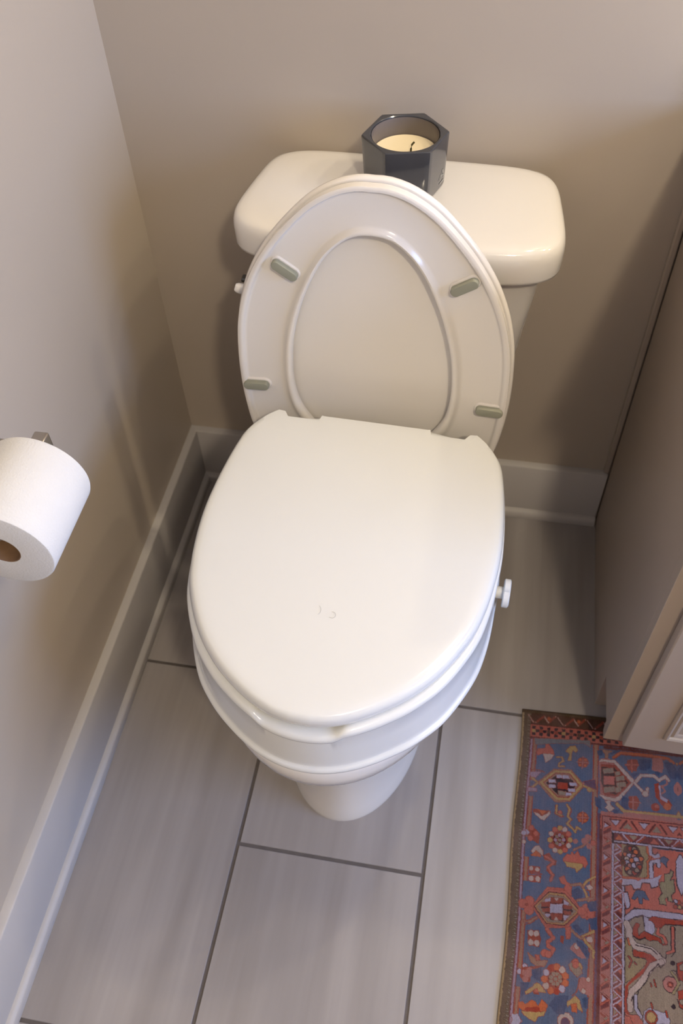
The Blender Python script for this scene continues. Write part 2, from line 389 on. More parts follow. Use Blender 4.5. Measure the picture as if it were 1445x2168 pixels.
def scale_ring(P, f, z, c=(0.005, -0.55)): return [(c[0] + (p[0] - c[0]) * f, c[1] + (p[1] - c[1]) * f, z) for p in P]
base = LID - normals2(LID) * 0.0075 * backness
lid_o = loft('lid', [scale_ring(base, 0.97, 0.5285)] + [lid_ring(i, z) for i, z in ((0.004, 0.5285), (0.0012, 0.530), (0.0, 0.534), (0.0, 0.539), (0.0008, 0.543), (0.0025, 0.5465), (0.005, 0.5490), (0.0075, 0.5502))]
      + [scale_ring(base, f, z) for f, z in ((0.97, 0.5512), (0.93, 0.5518), (0.8, 0.5528), (0.5, 0.5540), (0.2, 0.5545))], M['riser'], riser, smooth=45, centre=(0.005, -0.55, 0.5546))
# body: outer wall with rolled rim, flange and inner wall
FB = resample(catmull([(CX - h, y) for y, h in HW] + [(CX + h, y) for y, h in reversed(HW)] + [(0.08, -0.31), (CX, -0.308), (-0.07, -0.31)], 8), 240)
def notch(p):      # finger recess in the front rim
    x = p[0] - 0.001
    if p[1] > -0.70: return 0.0
    return 1.0 / (1.0 + math.exp((abs(x) - 0.050) / 0.0022))
body = []
for off, z, nz in ((-0.060, 0.500, 0), (-0.056, 0.524, 0.9), (-0.016, 0.5275, 1), (-0.004, 0.5274, 1), (0.003, 0.5270, 1), (0.0075, 0.5245, 1), (0.0092, 0.5200, 1), (0.0082, 0.5152, 1), (0.0050, 0.5115, 1), (0.0035, 0.507, 0.6),
                   (0.0070, 0.480, 0), (0.0105, 0.454, 0), (0.0112, 0.4485, 0), (0.0122, 0.4462, 0), (0.0145, 0.4452, 0), (0.0165, 0.4435, 0), (0.0175, 0.4408, 0), (0.0170, 0.4378, 0), (0.0150, 0.4355, 0), (0.012, 0.4335, 0), (0.0085, 0.4290, 0), (0.004, 0.4225, 0), (-0.03, 0.4225, 0), (-0.06, 0.430, 0), (-0.05, 0.47, 0)):
    kf = np.clip((-0.55 - FB[:, 1]) / 0.17, 0.0, 1.0)[:, None]; kf = (0.30 + 0.70 * kf) if off > 0 else 1.0
    P = FB + normals2(FB) * off * kf
    body.append([(p[0], p[1], z - 0.0095 * nz * notch(p)) for p in P])
loft('riser_body', body, M['riser'], riser, wrap=True, smooth=60)
# clamp knob on the right
kc = (0.0, -0.535, 0.470)
kr = []
for x in (0.195, 0.222):
    kr.append([(x, kc[1] + 0.0085 * math.cos(a), kc[2] + 0.0085 * math.sin(a)) for a in [2 * math.pi * k / 20 for k in range(20)]])
knob = []
for x, sc in ((0.2195, 0.90), (0.2208, 1.0), (0.2275, 1.0), (0.2288, 0.9)):
    ring_ = []
    for k in range(64):
        a = 2 * math.pi * k / 64; r = (0.0185 + 0.0035 * (abs(math.cos(2 * a + 0.5)) ** 0.5 * 2 - 1)) * sc
        ring_.append((x, kc[1] + r * math.cos(a), kc[2] + r * math.sin(a)))
    knob.append(ring_)
kn = loft('clamp_knob', knob, M['riser'], riser, smooth=35)
loft('knob_stem', kr, M['riser'], kn)

# ------------------------------------------------------------------ candle on the tank
cw = Vector((0.452, 0, 0)) + Matrix.Rotation(TR, 3, 'Z') @ Vector((0.001, -0.095, 0))
candle = empty('jar_candle', 'unlit cream candle in a dark grey hexagonal glass jar on the tank lid', 'candle', (cw.x, cw.y, 0.7936), math.radians(11.0))
def hexr(R, z, n=96, r0=0.003):
    # hexagon with slightly eased corners
    P = []
    for k in range(n):
        a = 2 * math.pi * k / n; m = (a % (math.pi / 3)) - math.pi / 6
        r = R * math.cos(math.pi / 6) / math.cos(m); r = min(r, R * 0.988)
        P.append((r * math.cos(a), r * math.sin(a), z))
    return P
def circ(r, z, n=96): return [(r * math.cos(2 * math.pi * k / n), r * math.sin(2 * math.pi * k / n), z) for k in range(n)]
H = 0.0785
loft('jar', [hexr(0.0525, 0), hexr(0.0555, 0.0015), hexr(0.0565, 0.004), hexr(0.0600, H - 0.003), hexr(0.0598, H - 0.001), hexr(0.0585, H), circ(0.0480, H), circ(0.0468, H - 0.001), circ(0.0462, H - 0.003), circ(0.0455, 0.045)], M['jar'], candle, cap1=False, smooth=25)
loft('jar_lining', [circ(0.0458, H - 0.002), circ(0.0452, H - 0.006), circ(0.0450, 0.040)], M['jar_in'], candle, cap0=False, cap1=False)
loft('wax', [circ(0.0445, 0.008), circ(0.0447, 0.0515), circ(0.0435, 0.0525), circ(0.040, 0.0518), circ(0.020, 0.0505), circ(0.008, 0.0500)], M['wax'], candle)
tube('wick', [(0.008, 0.0, 0.048), (0.0082, 0.0005, 0.055), (0.0092, 0.001, 0.0605), (0.0125, 0.0015, 0.0640)], 0.0014, M['wick'], candle, seg=8)
# faded silver print low on the right-hand face
def mark():
    V, F = [], []
    a0, a1 = math.radians(-60), math.radians(0)
    A = Vector((math.cos(a0), math.sin(a0), 0)); B = Vector((math.cos(a1), math.sin(a1), 0))
    def pt(u, z):
        R = 0.0565 + 0.0035 * z / H + 0.00025; return A.lerp(B, u) * R + Vector((0, 0, z))
    strokes = [[(0.80, 0.030), (0.70, 0.014)], [(0.80, 0.030), (0.90, 0.015)], [(0.74, 0.020), (0.88, 0.021)], [(0.68, 0.010), (0.92, 0.011)], [(0.62, 0.016), (0.70, 0.024)]]
    for (p, q) in strokes:
        p, q = Vector(p), Vector(q); d = (q - p); nn = Vector((-d.y, d.x * 0.06 ** 2)).normalized()
        w1 = Vector((0.018, 0)) if abs(d.x) < 0.13 else Vector((0, 0.0011))
        k = len(V); V += [pt(*(p - w1)), pt(*(p + w1)), pt(*(q + w1)), pt(*(q - w1))]; F.append((k, k + 1, k + 2, k + 3))
    return mk('printed_mark', V, F, M['foil'], candle, smooth=0)
mark()

# ------------------------------------------------------------------ toilet paper and its holder
ROX, ROZ = 0.090, 0.710
roll = empty('toilet_paper_roll', 'white embossed toilet paper roll hanging on the wall holder', 'toilet paper', (ROX, -0.677, ROZ))
y0, y1, RR, RC = -0.058, 0.058, 0.0608, 0.0225
lathe_y('paper', [(RC, y0), (RR - 0.003, y0), (RR - 0.001, y0 + 0.0007), (RR, y0 + 0.003), (RR, y1 - 0.003), (RR - 0.001, y1 - 0.0007), (RR - 0.003, y1), (RC, y1)], 0, 0, M['paper'], roll)
lathe_y('cardboard_core', [(RC - 0.0012, y0 + 0.0005), (RC - 0.0001, y0 + 0.0005), (RC - 0.0001, y1 - 0.0005), (RC - 0.0012, y1 - 0.0005)], 0, 0, M['card'], roll, seg=48)
holder = empty('toilet_paper_holder', 'brushed nickel wall arm holding the toilet paper roll', 'toilet paper holder', (0, -0.60, 0.725))
hz = 0.0
box('wall_plate', 0.0, 0.010, -0.025, 0.025, -0.025, 0.025, M['nickel'], holder, 0.003)
box('support_arm', 0.008, 0.098, -0.007, 0.007, -0.008, 0.008, M['nickel'], holder, 0.002)
box('end_post', 0.083, 0.101, -0.009, 0.009, -0.008, 0.026, M['nickel'], holder, 0.0025, 3)
tube('spindle', [(0.090, -0.004, 0), (0.090, -0.06, 0), (0.090, -0.128, 0), (0.090, -0.132, 0)], 0.0055, M['nickel'], holder, radii=[0.0055, 0.0055, 0.0055, 0.003])

# ------------------------------------------------------------------ vanity cabinet on the right
VX, VR = 0.861, 1.92
van = empty('vanity_cabinet', 'greige painted vanity cabinet with panelled door, at the right beside the rug', 'cabinet', (VX, 0, 0))
def prism_x(name, poly, x0, x1, mat, parent, bev=0.0):
    n = len(poly); V = [(x0, y, z) for y, z in poly] + [(x1, y, z) for y, z in poly]
    F = [tuple(range(n)), tuple(range(2 * n - 1, n - 1, -1))] + [(i, (i + 1) % n, n + (i + 1) % n, n + i) for i in range(n)]
    o = mk(name, V, F, mat, parent, smooth=0)
    if bev: bevel(o, bev, 2)
    return o
CH = 0.86
prism_x('side_panel', [(-0.012, 0.0), (-0.438, 0.0), (-0.438, 0.105), (-0.522, 0.105), (-0.522, CH), (-0.012, CH)], 0.0, 0.018, M['cabinet'], van, 0.0008)
box('toe_kick', 0.0035, VR - VX, -0.4375, -0.420, 0.001, 0.1045, M['cabinet'], van)
prism_x('stile', [(-0.5225, 0.098), (-0.527, 0.082), (-0.541, 0.080), (-0.543, 0.083), (-0.543, CH), (-0.5225, CH)], -0.0005, 0.0365, M['cabinet'], van, 0.001)
box('bottom_rail', 0.037, VR - VX - 0.037, -0.542, -0.5225, 0.098, 0.135, M['cabinet'], van, 0.001)
box('top_rail', 0.037, VR - VX - 0.037, -0.542, -0.5225, CH - 0.05, CH, M['cabinet'], van, 0.001)
box('stile', VR - VX - 0.0365, VR - VX, -0.543, -0.5225, 0.08, CH, M['cabinet'], van, 0.001)
box('side_panel', VR - VX - 0.018, VR - VX, -0.522, -0.012, 0.0, CH, M['cabinet'], van)
box('cabinet_floor', 0.019, VR - VX - 0.019, -0.522, -0.012, 0.106, 0.122, M['cabinet'], van)
box('scribe_molding', -0.0115, -0.0005, -0.0105, -0.0005, BH + 0.001, CH, M['cabinet'], van, 0.003, 3)
def door(x0, x1, z0, z1):
    yb, yf = -0.5435, -0.5625; fr = 0.052
    d = box('door', x0, x1, yf, yb, z0, z1, M['cabinet'], van, 0.0025, 3)
    # recess: frame with bead moulding applied in front, panel within
    V, F = [], []
    def fr_ring(i, y): return [(x0 + i, y, z0 + i), (x1 - i, y, z0 + i), (x1 - i, y, z1 - i), (x0 + i, y, z1 - i)]
    prof_ = [(fr, yf + 0.0005), (fr, yf - 0.004), (fr + 0.0035, yf - 0.0062), (fr + 0.007, yf - 0.0045), (fr + 0.0085, yf - 0.0015), (fr + 0.0125, yf - 0.0035), (fr + 0.0155, yf - 0.0025), (fr + 0.019, yf + 0.0005)]
    for i, y in prof_: V += fr_ring(i, y)
    for k in range(len(prof_) - 1):
        for j in range(4): F.append((k * 4 + j, k * 4 + (j + 1) % 4, k * 4 + 4 + (j + 1) % 4, k * 4 + 4 + j))
    mk('panel_molding', V, F, M['cabinet'], d, smooth=30)
mid = (VR - VX) / 2
door(0.0255, mid - 0.002, 0.104, CH - 0.03); door(mid + 0.002, VR - VX - 0.0255, 0.104, CH - 0.03)
ct = box('countertop', VX - 0.018, VR + 0.01, -0.575, -0.0005, CH + 0.0005, CH + 0.032, M['counter'], None, 0.004, 3)
tag(ct, 'white stone countertop lying on the vanity cabinet', 'countertop')
bs = box('backsplash', VX - 0.018, VR + 0.01, -0.020, -0.0005, CH + 0.033, CH + 0.125, M['counter'], ct, 0.003)
RUG_DATA = (
    'p blue 0 14 52 600 52 600 900 14 900;p binding 0 -6 -2 11 -2 11 900 -6 900;p pale 0 -6 -2 -1.5 -2 -1.5 900 -6 900;p olive 0 -6 -2 600 -2 600 6 -6 6;p brown 0 11 6 600 6 600 27 11 27;p coral 0 11 27 600 27 600 51 11 51;p dred 0 11 51 600 51 600 54.5 11 54.5;p dred 0 11 27 600 27 600 28.5 11 28.5;p maroon 0 11 54 17 54 17 900 11 900;p mauve 0 12.5 56 15.5 56 15.5 900 12.5 900;p black 0 14 31 20 31 20 36.4 14 36.4;p gold 0 14 37 20 37 20 42.6 14 42.6;p black 0 14 43 20 43 20 48.4 14 48.4;p black 0 20.6 37 26.6 37 26.6 42.4 20.6 42.4;p black 0 27.1 31 33.1 31 33.1 36.4 27.1 36.4;p red 0 27.1 37 33.1 37 33.1 42.6 27.1 42.6;p black 0 27.1 43 33.1 43 33.1 48.4 27.1 48.4;p black 0 33.6 37 39.6 37 39.6 42.4 33.6 42.4;p black 0 40.2 31 46.2 31 46.2 36.4 40.2 36.4;p brown 0 40.2 37 46.2 37 46.2 42.6 40.2 42.6;p black 0 40.2 43 46.2 43 46.2 48.4 40.2 48.4;p black 0 46.8 37 52.8 37 52.8 42.4 46.8 42.4;p black 0 53.3 31 59.3 31 59.3 36.4 53.3 36.4;p red 0 53.3 37 59.3 37 59.3 42.6 53.3 42.6;p black 0 53.3 43 59.3 43 59.3 48.4 53.3 48.4;p black 0 59.9 37 65.8 37 65.8 42.4 59.9 42.4;p black 0 66.4 31 72.4 31 72.4 36.4 66.4 36.4;p gold 0 66.4 37 72.4 37 72.4 42.6 66.4 42.6;p black 0 66.4 43 72.4 43 72.4 48.4 66.4 48.4;p black 0 72.9 37 78.9 37 78.9 42.4 72.9 42.4;p black 0 79.5 31 85.5 31 85.5 36.4 79.5 36.4;p red 0 79.5 37 85.5 37 85.5 42.6 79.5 42.6;p black 0 79.5 43 85.5 43 85.5 48.4 79.5 48.4;p black 0 86 37 92 37 92 42.4 86 42.4;p black 0 92.6 31 98.6 31 98.6 36.4 92.6 36.4;p brown 0 92.6 37 98.6 37 98.6 42.6 92.6 42.6;p black 0 92.6 43 98.6 43 98.6 48.4 92.6 48.4;p black 0 99.1 37 105.1 37 105.1 42.4 99.1 42.4;p black 0 105.7 31 111.7 31 111.7 36.4 105.7 36.4;p red 0 105.7 37 111.7 37 111.7 42.6 105.7 42.6;p black 0 105.7 43 111.7 43 111.7 48.4 105.7 48.4;p black 0 112.2 37 118.2 37 118.2 42.4 112.2 42.4;p black 0 118.8 31 124.8 31 124.8 36.4 118.8 36.4;p gold 0 118.8 37 124.8 37 124.8 42.6 118.8 42.6;p black 0 118.8 43 124.8 43 124.8 48.4 118.8 48.4;p black 0 125.3 37 131.3 37 131.3 42.4 125.3 42.4;p black 0 131.9 31 137.9 31 137.9 36.4 131.9 36.4;p red 0 131.9 37 137.9 37 137.9 42.6 131.9 42.6;p black 0 131.9 43 137.9 43 137.9 48.4 131.9 48.4;p black 0 138.4 37 144.4 37 144.4 42.4 138.4 42.4;p black 0 145 31 151 31 151 36.4 145 36.4;p brown 0 145 37 151 37 151 42.6 145 42.6;p black 0 145 43 151 43 151 48.4 145 48.4;p black 0 151.5 37 157.5 37 157.5 42.4 151.5 42.4;p black 0 158.1 31 164.1 31 164.1 36.4 158.1 36.4;p red 0 158.1 37 164.1 37 164.1 42.6 158.1 42.6;p black 0 158.1 43 164.1 43 164.1 48.4 158.1 48.4;p black 0 164.7 37 170.7 37 170.7 42.4 164.7 42.4;p black 0 171.2 31 177.2 31 177.2 36.4 171.2 36.4;p gold 0 171.2 37 177.2 37 177.2 42.6 171.2 42.6;p black 0 171.2 43 177.2 43 177.2 48.4 171.2 48.4;p black 0 177.8 37 183.8 37 183.8 42.4 177.8 42.4;p black 0 184.3 31 190.3 31 190.3 36.4 184.3 36.4;p red 0 184.3 37 190.3 37 190.3 42.6 184.3 42.6;p black 0 184.3 43 190.3 43 190.3 48.4 184.3 48.4;p black 0 190.8 37 196.8 37 196.8 42.4 190.8 42.4;'
    'p black 0 197.4 31 203.4 31 203.4 36.4 197.4 36.4;p brown 0 197.4 37 203.4 37 203.4 42.6 197.4 42.6;p black 0 197.4 43 203.4 43 203.4 48.4 197.4 48.4;p black 0 203.9 37 209.9 37 209.9 42.4 203.9 42.4;p black 0 210.5 31 216.5 31 216.5 36.4 210.5 36.4;p red 0 210.5 37 216.5 37 216.5 42.6 210.5 42.6;p black 0 210.5 43 216.5 43 216.5 48.4 210.5 48.4;p black 0 217 37 223 37 223 42.4 217 42.4;p black 0 223.6 31 229.6 31 229.6 36.4 223.6 36.4;p gold 0 223.6 37 229.6 37 229.6 42.6 223.6 42.6;p black 0 223.6 43 229.6 43 229.6 48.4 223.6 48.4;p black 0 230.2 37 236.2 37 236.2 42.4 230.2 42.4;p black 0 236.7 31 242.7 31 242.7 36.4 236.7 36.4;p red 0 236.7 37 242.7 37 242.7 42.6 236.7 42.6;p black 0 236.7 43 242.7 43 242.7 48.4 236.7 48.4;p black 0 243.2 37 249.2 37 249.2 42.4 243.2 42.4;l cream 2 20 24 34 10 42 22 54 9;l red 4 22 22 33 11;l red 3.5 44 20 52 10;d orange 3 43 14;l cream 1.6 6 10 16 24;l black 2.5 58 10 64 22;l cream 2 72 24 86 10 94 22 106 9;l red 4 74 22 85 11;l red 3.5 96 20 104 10;d orange 3 95 14;l cream 1.6 58 10 68 24;l black 2.5 110 10 116 22;l cream 2 124 24 138 10 146 22 158 9;l red 4 126 22 137 11;l red 3.5 148 20 156 10;d orange 3 147 14;l cream 1.6 110 10 120 24;l black 2.5 162 10 168 22;l cream 2 176 24 190 10 198 22 210 9;l red 4 178 22 189 11;l red 3.5 200 20 208 10;d orange 3 199 14;l cream 1.6 162 10 172 24;l black 2.5 214 10 220 22;l cream 2 228 24 242 10 250 22 262 9;l red 4 230 22 241 11;l red 3.5 252 20 260 10;d orange 3 251 14;l cream 1.6 214 10 224 24;l black 2.5 266 10 272 22;l cream 2 280 24 294 10 302 22 314 9;l red 4 282 22 293 11;l red 3.5 304 20 312 10;d orange 3 303 14;l cream 1.6 266 10 276 24;l black 2.5 318 10 324 22;l cream 2 332 24 346 10 354 22 366 9;l red 4 334 22 345 11;l red 3.5 356 20 364 10;d orange 3 355 14;l cream 1.6 318 10 328 24;l black 2.5 370 10 376 22;l cream 2 384 24 398 10 406 22 418 9;l red 4 386 22 397 11;l red 3.5 408 20 416 10;d orange 3 407 14;l cream 1.6 370 10 380 24;l black 2.5 422 10 428 22;p red 0 16.5 55 24.5 55 24.5 132 16.5 132;p tanp 0 18.3 55 22.6 55 22.6 132 18.3 132;p red 0 16.5 160 24.5 160 24.5 230 16.5 230;p tanp 0 18.3 160 22.6 160 22.6 230 18.3 230;p red 0 16.5 262 24.5 262 24.5 300 16.5 300;p tanp 0 18.3 262 22.6 262 22.6 300 18.3 300;p red 0 16.5 345 24.5 345 24.5 430 16.5 430;p tanp 0 18.3 345 22.6 345 22.6 430 18.3 430;p red 0 16.5 455 24.5 455 24.5 520 16.5 520;p tanp 0 18.3 455 22.6 455 22.6 520 18.3 520;p red 0 121 54 131 54 131 900 121 900;p tanp 0 123.5 54 129 54 129 900 123.5 900;p plum 0 131 176 138 176 138 900 131 900;p dred 0 134.5 176 138 176 138 900 134.5 900;p blue 0 131 55 600 55 600 172 131 172;p dred 0 139 55 600 55 600 60 139 60;l orange 4.5 156.5 74 169 63.9 216.3 63.3 247.6 65.3 256.7 72.1;l red 1.5 156.5 76.3 169 67.3 216.2 66.8 242.3 68.2;p coral 0 136 172 600 172 600 202 136 202;p rose 0 136 172 600 172 600 177 136 177;p rose 0 138 178 154.5 178 154.5 900 138 900;p dred 0 138 178 139.5 178 139.5 900 138 900;'
    'p dred 0 141 185 152.5 191.5 152.5 197.3 141 190.8;p maroon 0 152.5 198 141 204.5 141 210.3 152.5 203.8;p red 0 141 211 152.5 217.5 152.5 223.3 141 216.8;p maroon 0 152.5 224 141 230.5 141 236.3 152.5 229.8;p dred 0 141 237 152.5 243.5 152.5 249.3 141 242.8;p maroon 0 152.5 250 141 256.5 141 262.4 152.5 255.8;p red 0 141 263 152.5 269.5 152.5 275.4 141 268.9;p maroon 0 152.5 276 141 282.5 141 288.4 152.5 281.9;p dred 0 141 289 152.5 295.5 152.5 301.4 141 294.9;p maroon 0 152.5 302 141 308.5 141 314.4 152.5 307.9;p red 0 141 315 152.5 321.5 152.5 327.4 141 320.9;p maroon 0 152.5 328 141 334.5 141 340.4 152.5 333.9;p dred 0 141 341 152.5 347.5 152.5 353.4 141 346.9;p maroon 0 152.5 354 141 360.5 141 366.4 152.5 359.9;p red 0 141 367 152.5 373.5 152.5 379.4 141 372.9;p maroon 0 152.5 380 141 386.5 141 392.4 152.5 385.9;p dred 0 141 393 152.5 399.5 152.5 405.4 141 398.9;p maroon 0 152.5 406 141 412.5 141 418.4 152.5 411.9;p red 0 141 419 152.5 425.5 152.5 431.4 141 424.9;p maroon 0 152.5 432 141 438.5 141 444.4 152.5 437.9;p dred 0 141 445 152.5 451.5 152.5 457.4 141 450.9;p maroon 0 152.5 458 141 464.5 141 470.4 152.5 463.9;p red 0 141 471 152.5 477.5 152.5 483.4 141 476.9;p maroon 0 152.5 484 141 490.5 141 496.4 152.5 489.9;p dred 0 141 497 152.5 503.5 152.5 509.4 141 502.9;p maroon 0 152.5 510 141 516.5 141 522.4 152.5 515.9;p red 0 141 523 152.5 529.5 152.5 535.4 141 528.9;p maroon 0 152.5 536 141 542.5 141 548.4 152.5 541.9;p dred 0 141 549 152.5 555.5 152.5 561.4 141 554.9;p maroon 0 152.5 562 141 568.5 141 574.4 152.5 567.9;p red 0 141 575 152.5 581.5 152.5 587.4 141 580.9;p maroon 0 152.5 588 141 594.5 141 600.4 152.5 593.9;p dred 0 141 601 152.5 607.5 152.5 613.4 141 606.9;p maroon 0 152.5 614 141 620.5 141 626.4 152.5 619.9;p lav 0 142.5 191 142.5 200 149 195.5;l rose 1.5 141 186 152.5 194;l coral 1.5 141 204 152.5 196;p taupe 0 151 217 151 226 145 221.5;l rose 1.5 141 212 152.5 220;l coral 1.5 141 230 152.5 222;p lav 0 142.5 243 142.5 252 149 247.5;l rose 1.5 141 238 152.5 246;l coral 1.5 141 256 152.5 248;p taupe 0 151 269 151 278 145 273.5;l rose 1.5 141 264 152.5 272;l coral 1.5 141 282 152.5 274;p lav 0 142.5 295 142.5 304 149 299.5;l rose 1.5 141 290 152.5 298;l coral 1.5 141 308 152.5 300;p taupe 0 151 321 151 330 145 325.5;l rose 1.5 141 316 152.5 324;l coral 1.5 141 334 152.5 326;p lav 0 142.5 347 142.5 356 149 351.5;l rose 1.5 141 342 152.5 350;l coral 1.5 141 360 152.5 352;p taupe 0 151 373 151 382 145 377.5;l rose 1.5 141 368 152.5 376;l coral 1.5 141 386 152.5 378;p lav 0 142.5 399 142.5 408 149 403.5;l rose 1.5 141 394 152.5 402;l coral 1.5 141 412 152.5 404;p taupe 0 151 425 151 434 145 429.5;l rose 1.5 141 420 152.5 428;l coral 1.5 141 438 152.5 430;p lav 0 142.5 451 142.5 460 149 455.5;l rose 1.5 141 446 152.5 454;l coral 1.5 141 464 152.5 456;p taupe 0 151 477 151 486 145 481.5;l rose 1.5 141 472 152.5 480;l coral 1.5 141 490 152.5 482;p lav 0 142.5 503 142.5 512 149 507.5;l rose 1.5 141 498 152.5 506;'
    'l coral 1.5 141 516 152.5 508;p taupe 0 151 529 151 538 145 533.5;l rose 1.5 141 524 152.5 532;l coral 1.5 141 542 152.5 534;p lav 0 142.5 555 142.5 564 149 559.5;l rose 1.5 141 550 152.5 558;l coral 1.5 141 568 152.5 560;p taupe 0 151 581 151 590 145 585.5;l rose 1.5 141 576 152.5 584;l coral 1.5 141 594 152.5 586;p lav 0 142.5 607 142.5 616 149 611.5;l rose 1.5 141 602 152.5 610;l coral 1.5 141 620 152.5 612;p black 0 154.3 203 176.5 203 176.5 900 154.3 900;p lav 0 155 203.5 158 203.5 158 900 155 900;p maroon 0 158.8 203 170.8 203 170.8 900 158.8 900;p lav 0 171.5 203 174.3 203 174.3 900 171.5 900;p taupe 0 159.3 223 159.3 233 165 228;p coral 0 170.3 233 170.3 243 164.5 238;l lav 1.8 159 222 170.5 231.5;l lav 1.8 170.5 233.5 159 241.5;l lav 1.5 159 235 165 231;p red 0 163 220 170.5 225 170.5 229.5 163 224.5;p taupe 0 159.3 245 159.3 255 165 250;p rose 0 170.3 255 170.3 265 164.5 260;l lav 1.8 159 244 170.5 253.5;l lav 1.8 170.5 255.5 159 263.5;l lav 1.5 159 257 165 253;p dred 0 163 242 170.5 247 170.5 251.5 163 246.5;p taupe 0 159.3 267 159.3 277 165 272;p coral 0 170.3 277 170.3 287 164.5 282;l lav 1.8 159 266 170.5 275.5;l lav 1.8 170.5 277.5 159 285.5;l lav 1.5 159 279 165 275;p red 0 163 264 170.5 269 170.5 273.5 163 268.5;p taupe 0 159.3 289 159.3 299 165 294;p rose 0 170.3 299 170.3 309 164.5 304;l lav 1.8 159 288 170.5 297.5;l lav 1.8 170.5 299.5 159 307.5;l lav 1.5 159 301 165 297;p dred 0 163 286 170.5 291 170.5 295.5 163 290.5;p taupe 0 159.3 311 159.3 321 165 316;p coral 0 170.3 321 170.3 331 164.5 326;l lav 1.8 159 310 170.5 319.5;l lav 1.8 170.5 321.5 159 329.5;l lav 1.5 159 323 165 319;p red 0 163 308 170.5 313 170.5 317.5 163 312.5;p taupe 0 159.3 333 159.3 343 165 338;p rose 0 170.3 343 170.3 353 164.5 348;l lav 1.8 159 332 170.5 341.5;l lav 1.8 170.5 343.5 159 351.5;l lav 1.5 159 345 165 341;p dred 0 163 330 170.5 335 170.5 339.5 163 334.5;p taupe 0 159.3 355 159.3 365 165 360;p coral 0 170.3 365 170.3 375 164.5 370;l lav 1.8 159 354 170.5 363.5;l lav 1.8 170.5 365.5 159 373.5;l lav 1.5 159 367 165 363;p red 0 163 352 170.5 357 170.5 361.5 163 356.5;p taupe 0 159.3 377 159.3 387 165 382;p rose 0 170.3 387 170.3 397 164.5 392;l lav 1.8 159 376 170.5 385.5;l lav 1.8 170.5 387.5 159 395.5;l lav 1.5 159 389 165 385;p dred 0 163 374 170.5 379 170.5 383.5 163 378.5;p taupe 0 159.3 399 159.3 409 165 404;p coral 0 170.3 409 170.3 419 164.5 414;l lav 1.8 159 398 170.5 407.5;l lav 1.8 170.5 409.5 159 417.5;l lav 1.5 159 411 165 407;p red 0 163 396 170.5 401 170.5 405.5 163 400.5;p taupe 0 159.3 421 159.3 431 165 426;p rose 0 170.3 431 170.3 441 164.5 436;l lav 1.8 159 420 170.5 429.5;l lav 1.8 170.5 431.5 159 439.5;l lav 1.5 159 433 165 429;p dred 0 163 418 170.5 423 170.5 427.5 163 422.5;p taupe 0 159.3 443 159.3 453 165 448;p coral 0 170.3 453 170.3 463 164.5 458;l lav 1.8 159 442 170.5 451.5;l lav 1.8 170.5 453.5 159 461.5;l lav 1.5 159 455 165 451;p red 0 163 440 170.5 445 170.5 449.5 163 444.5;p taupe 0 159.3 465 159.3 475 165 470;'
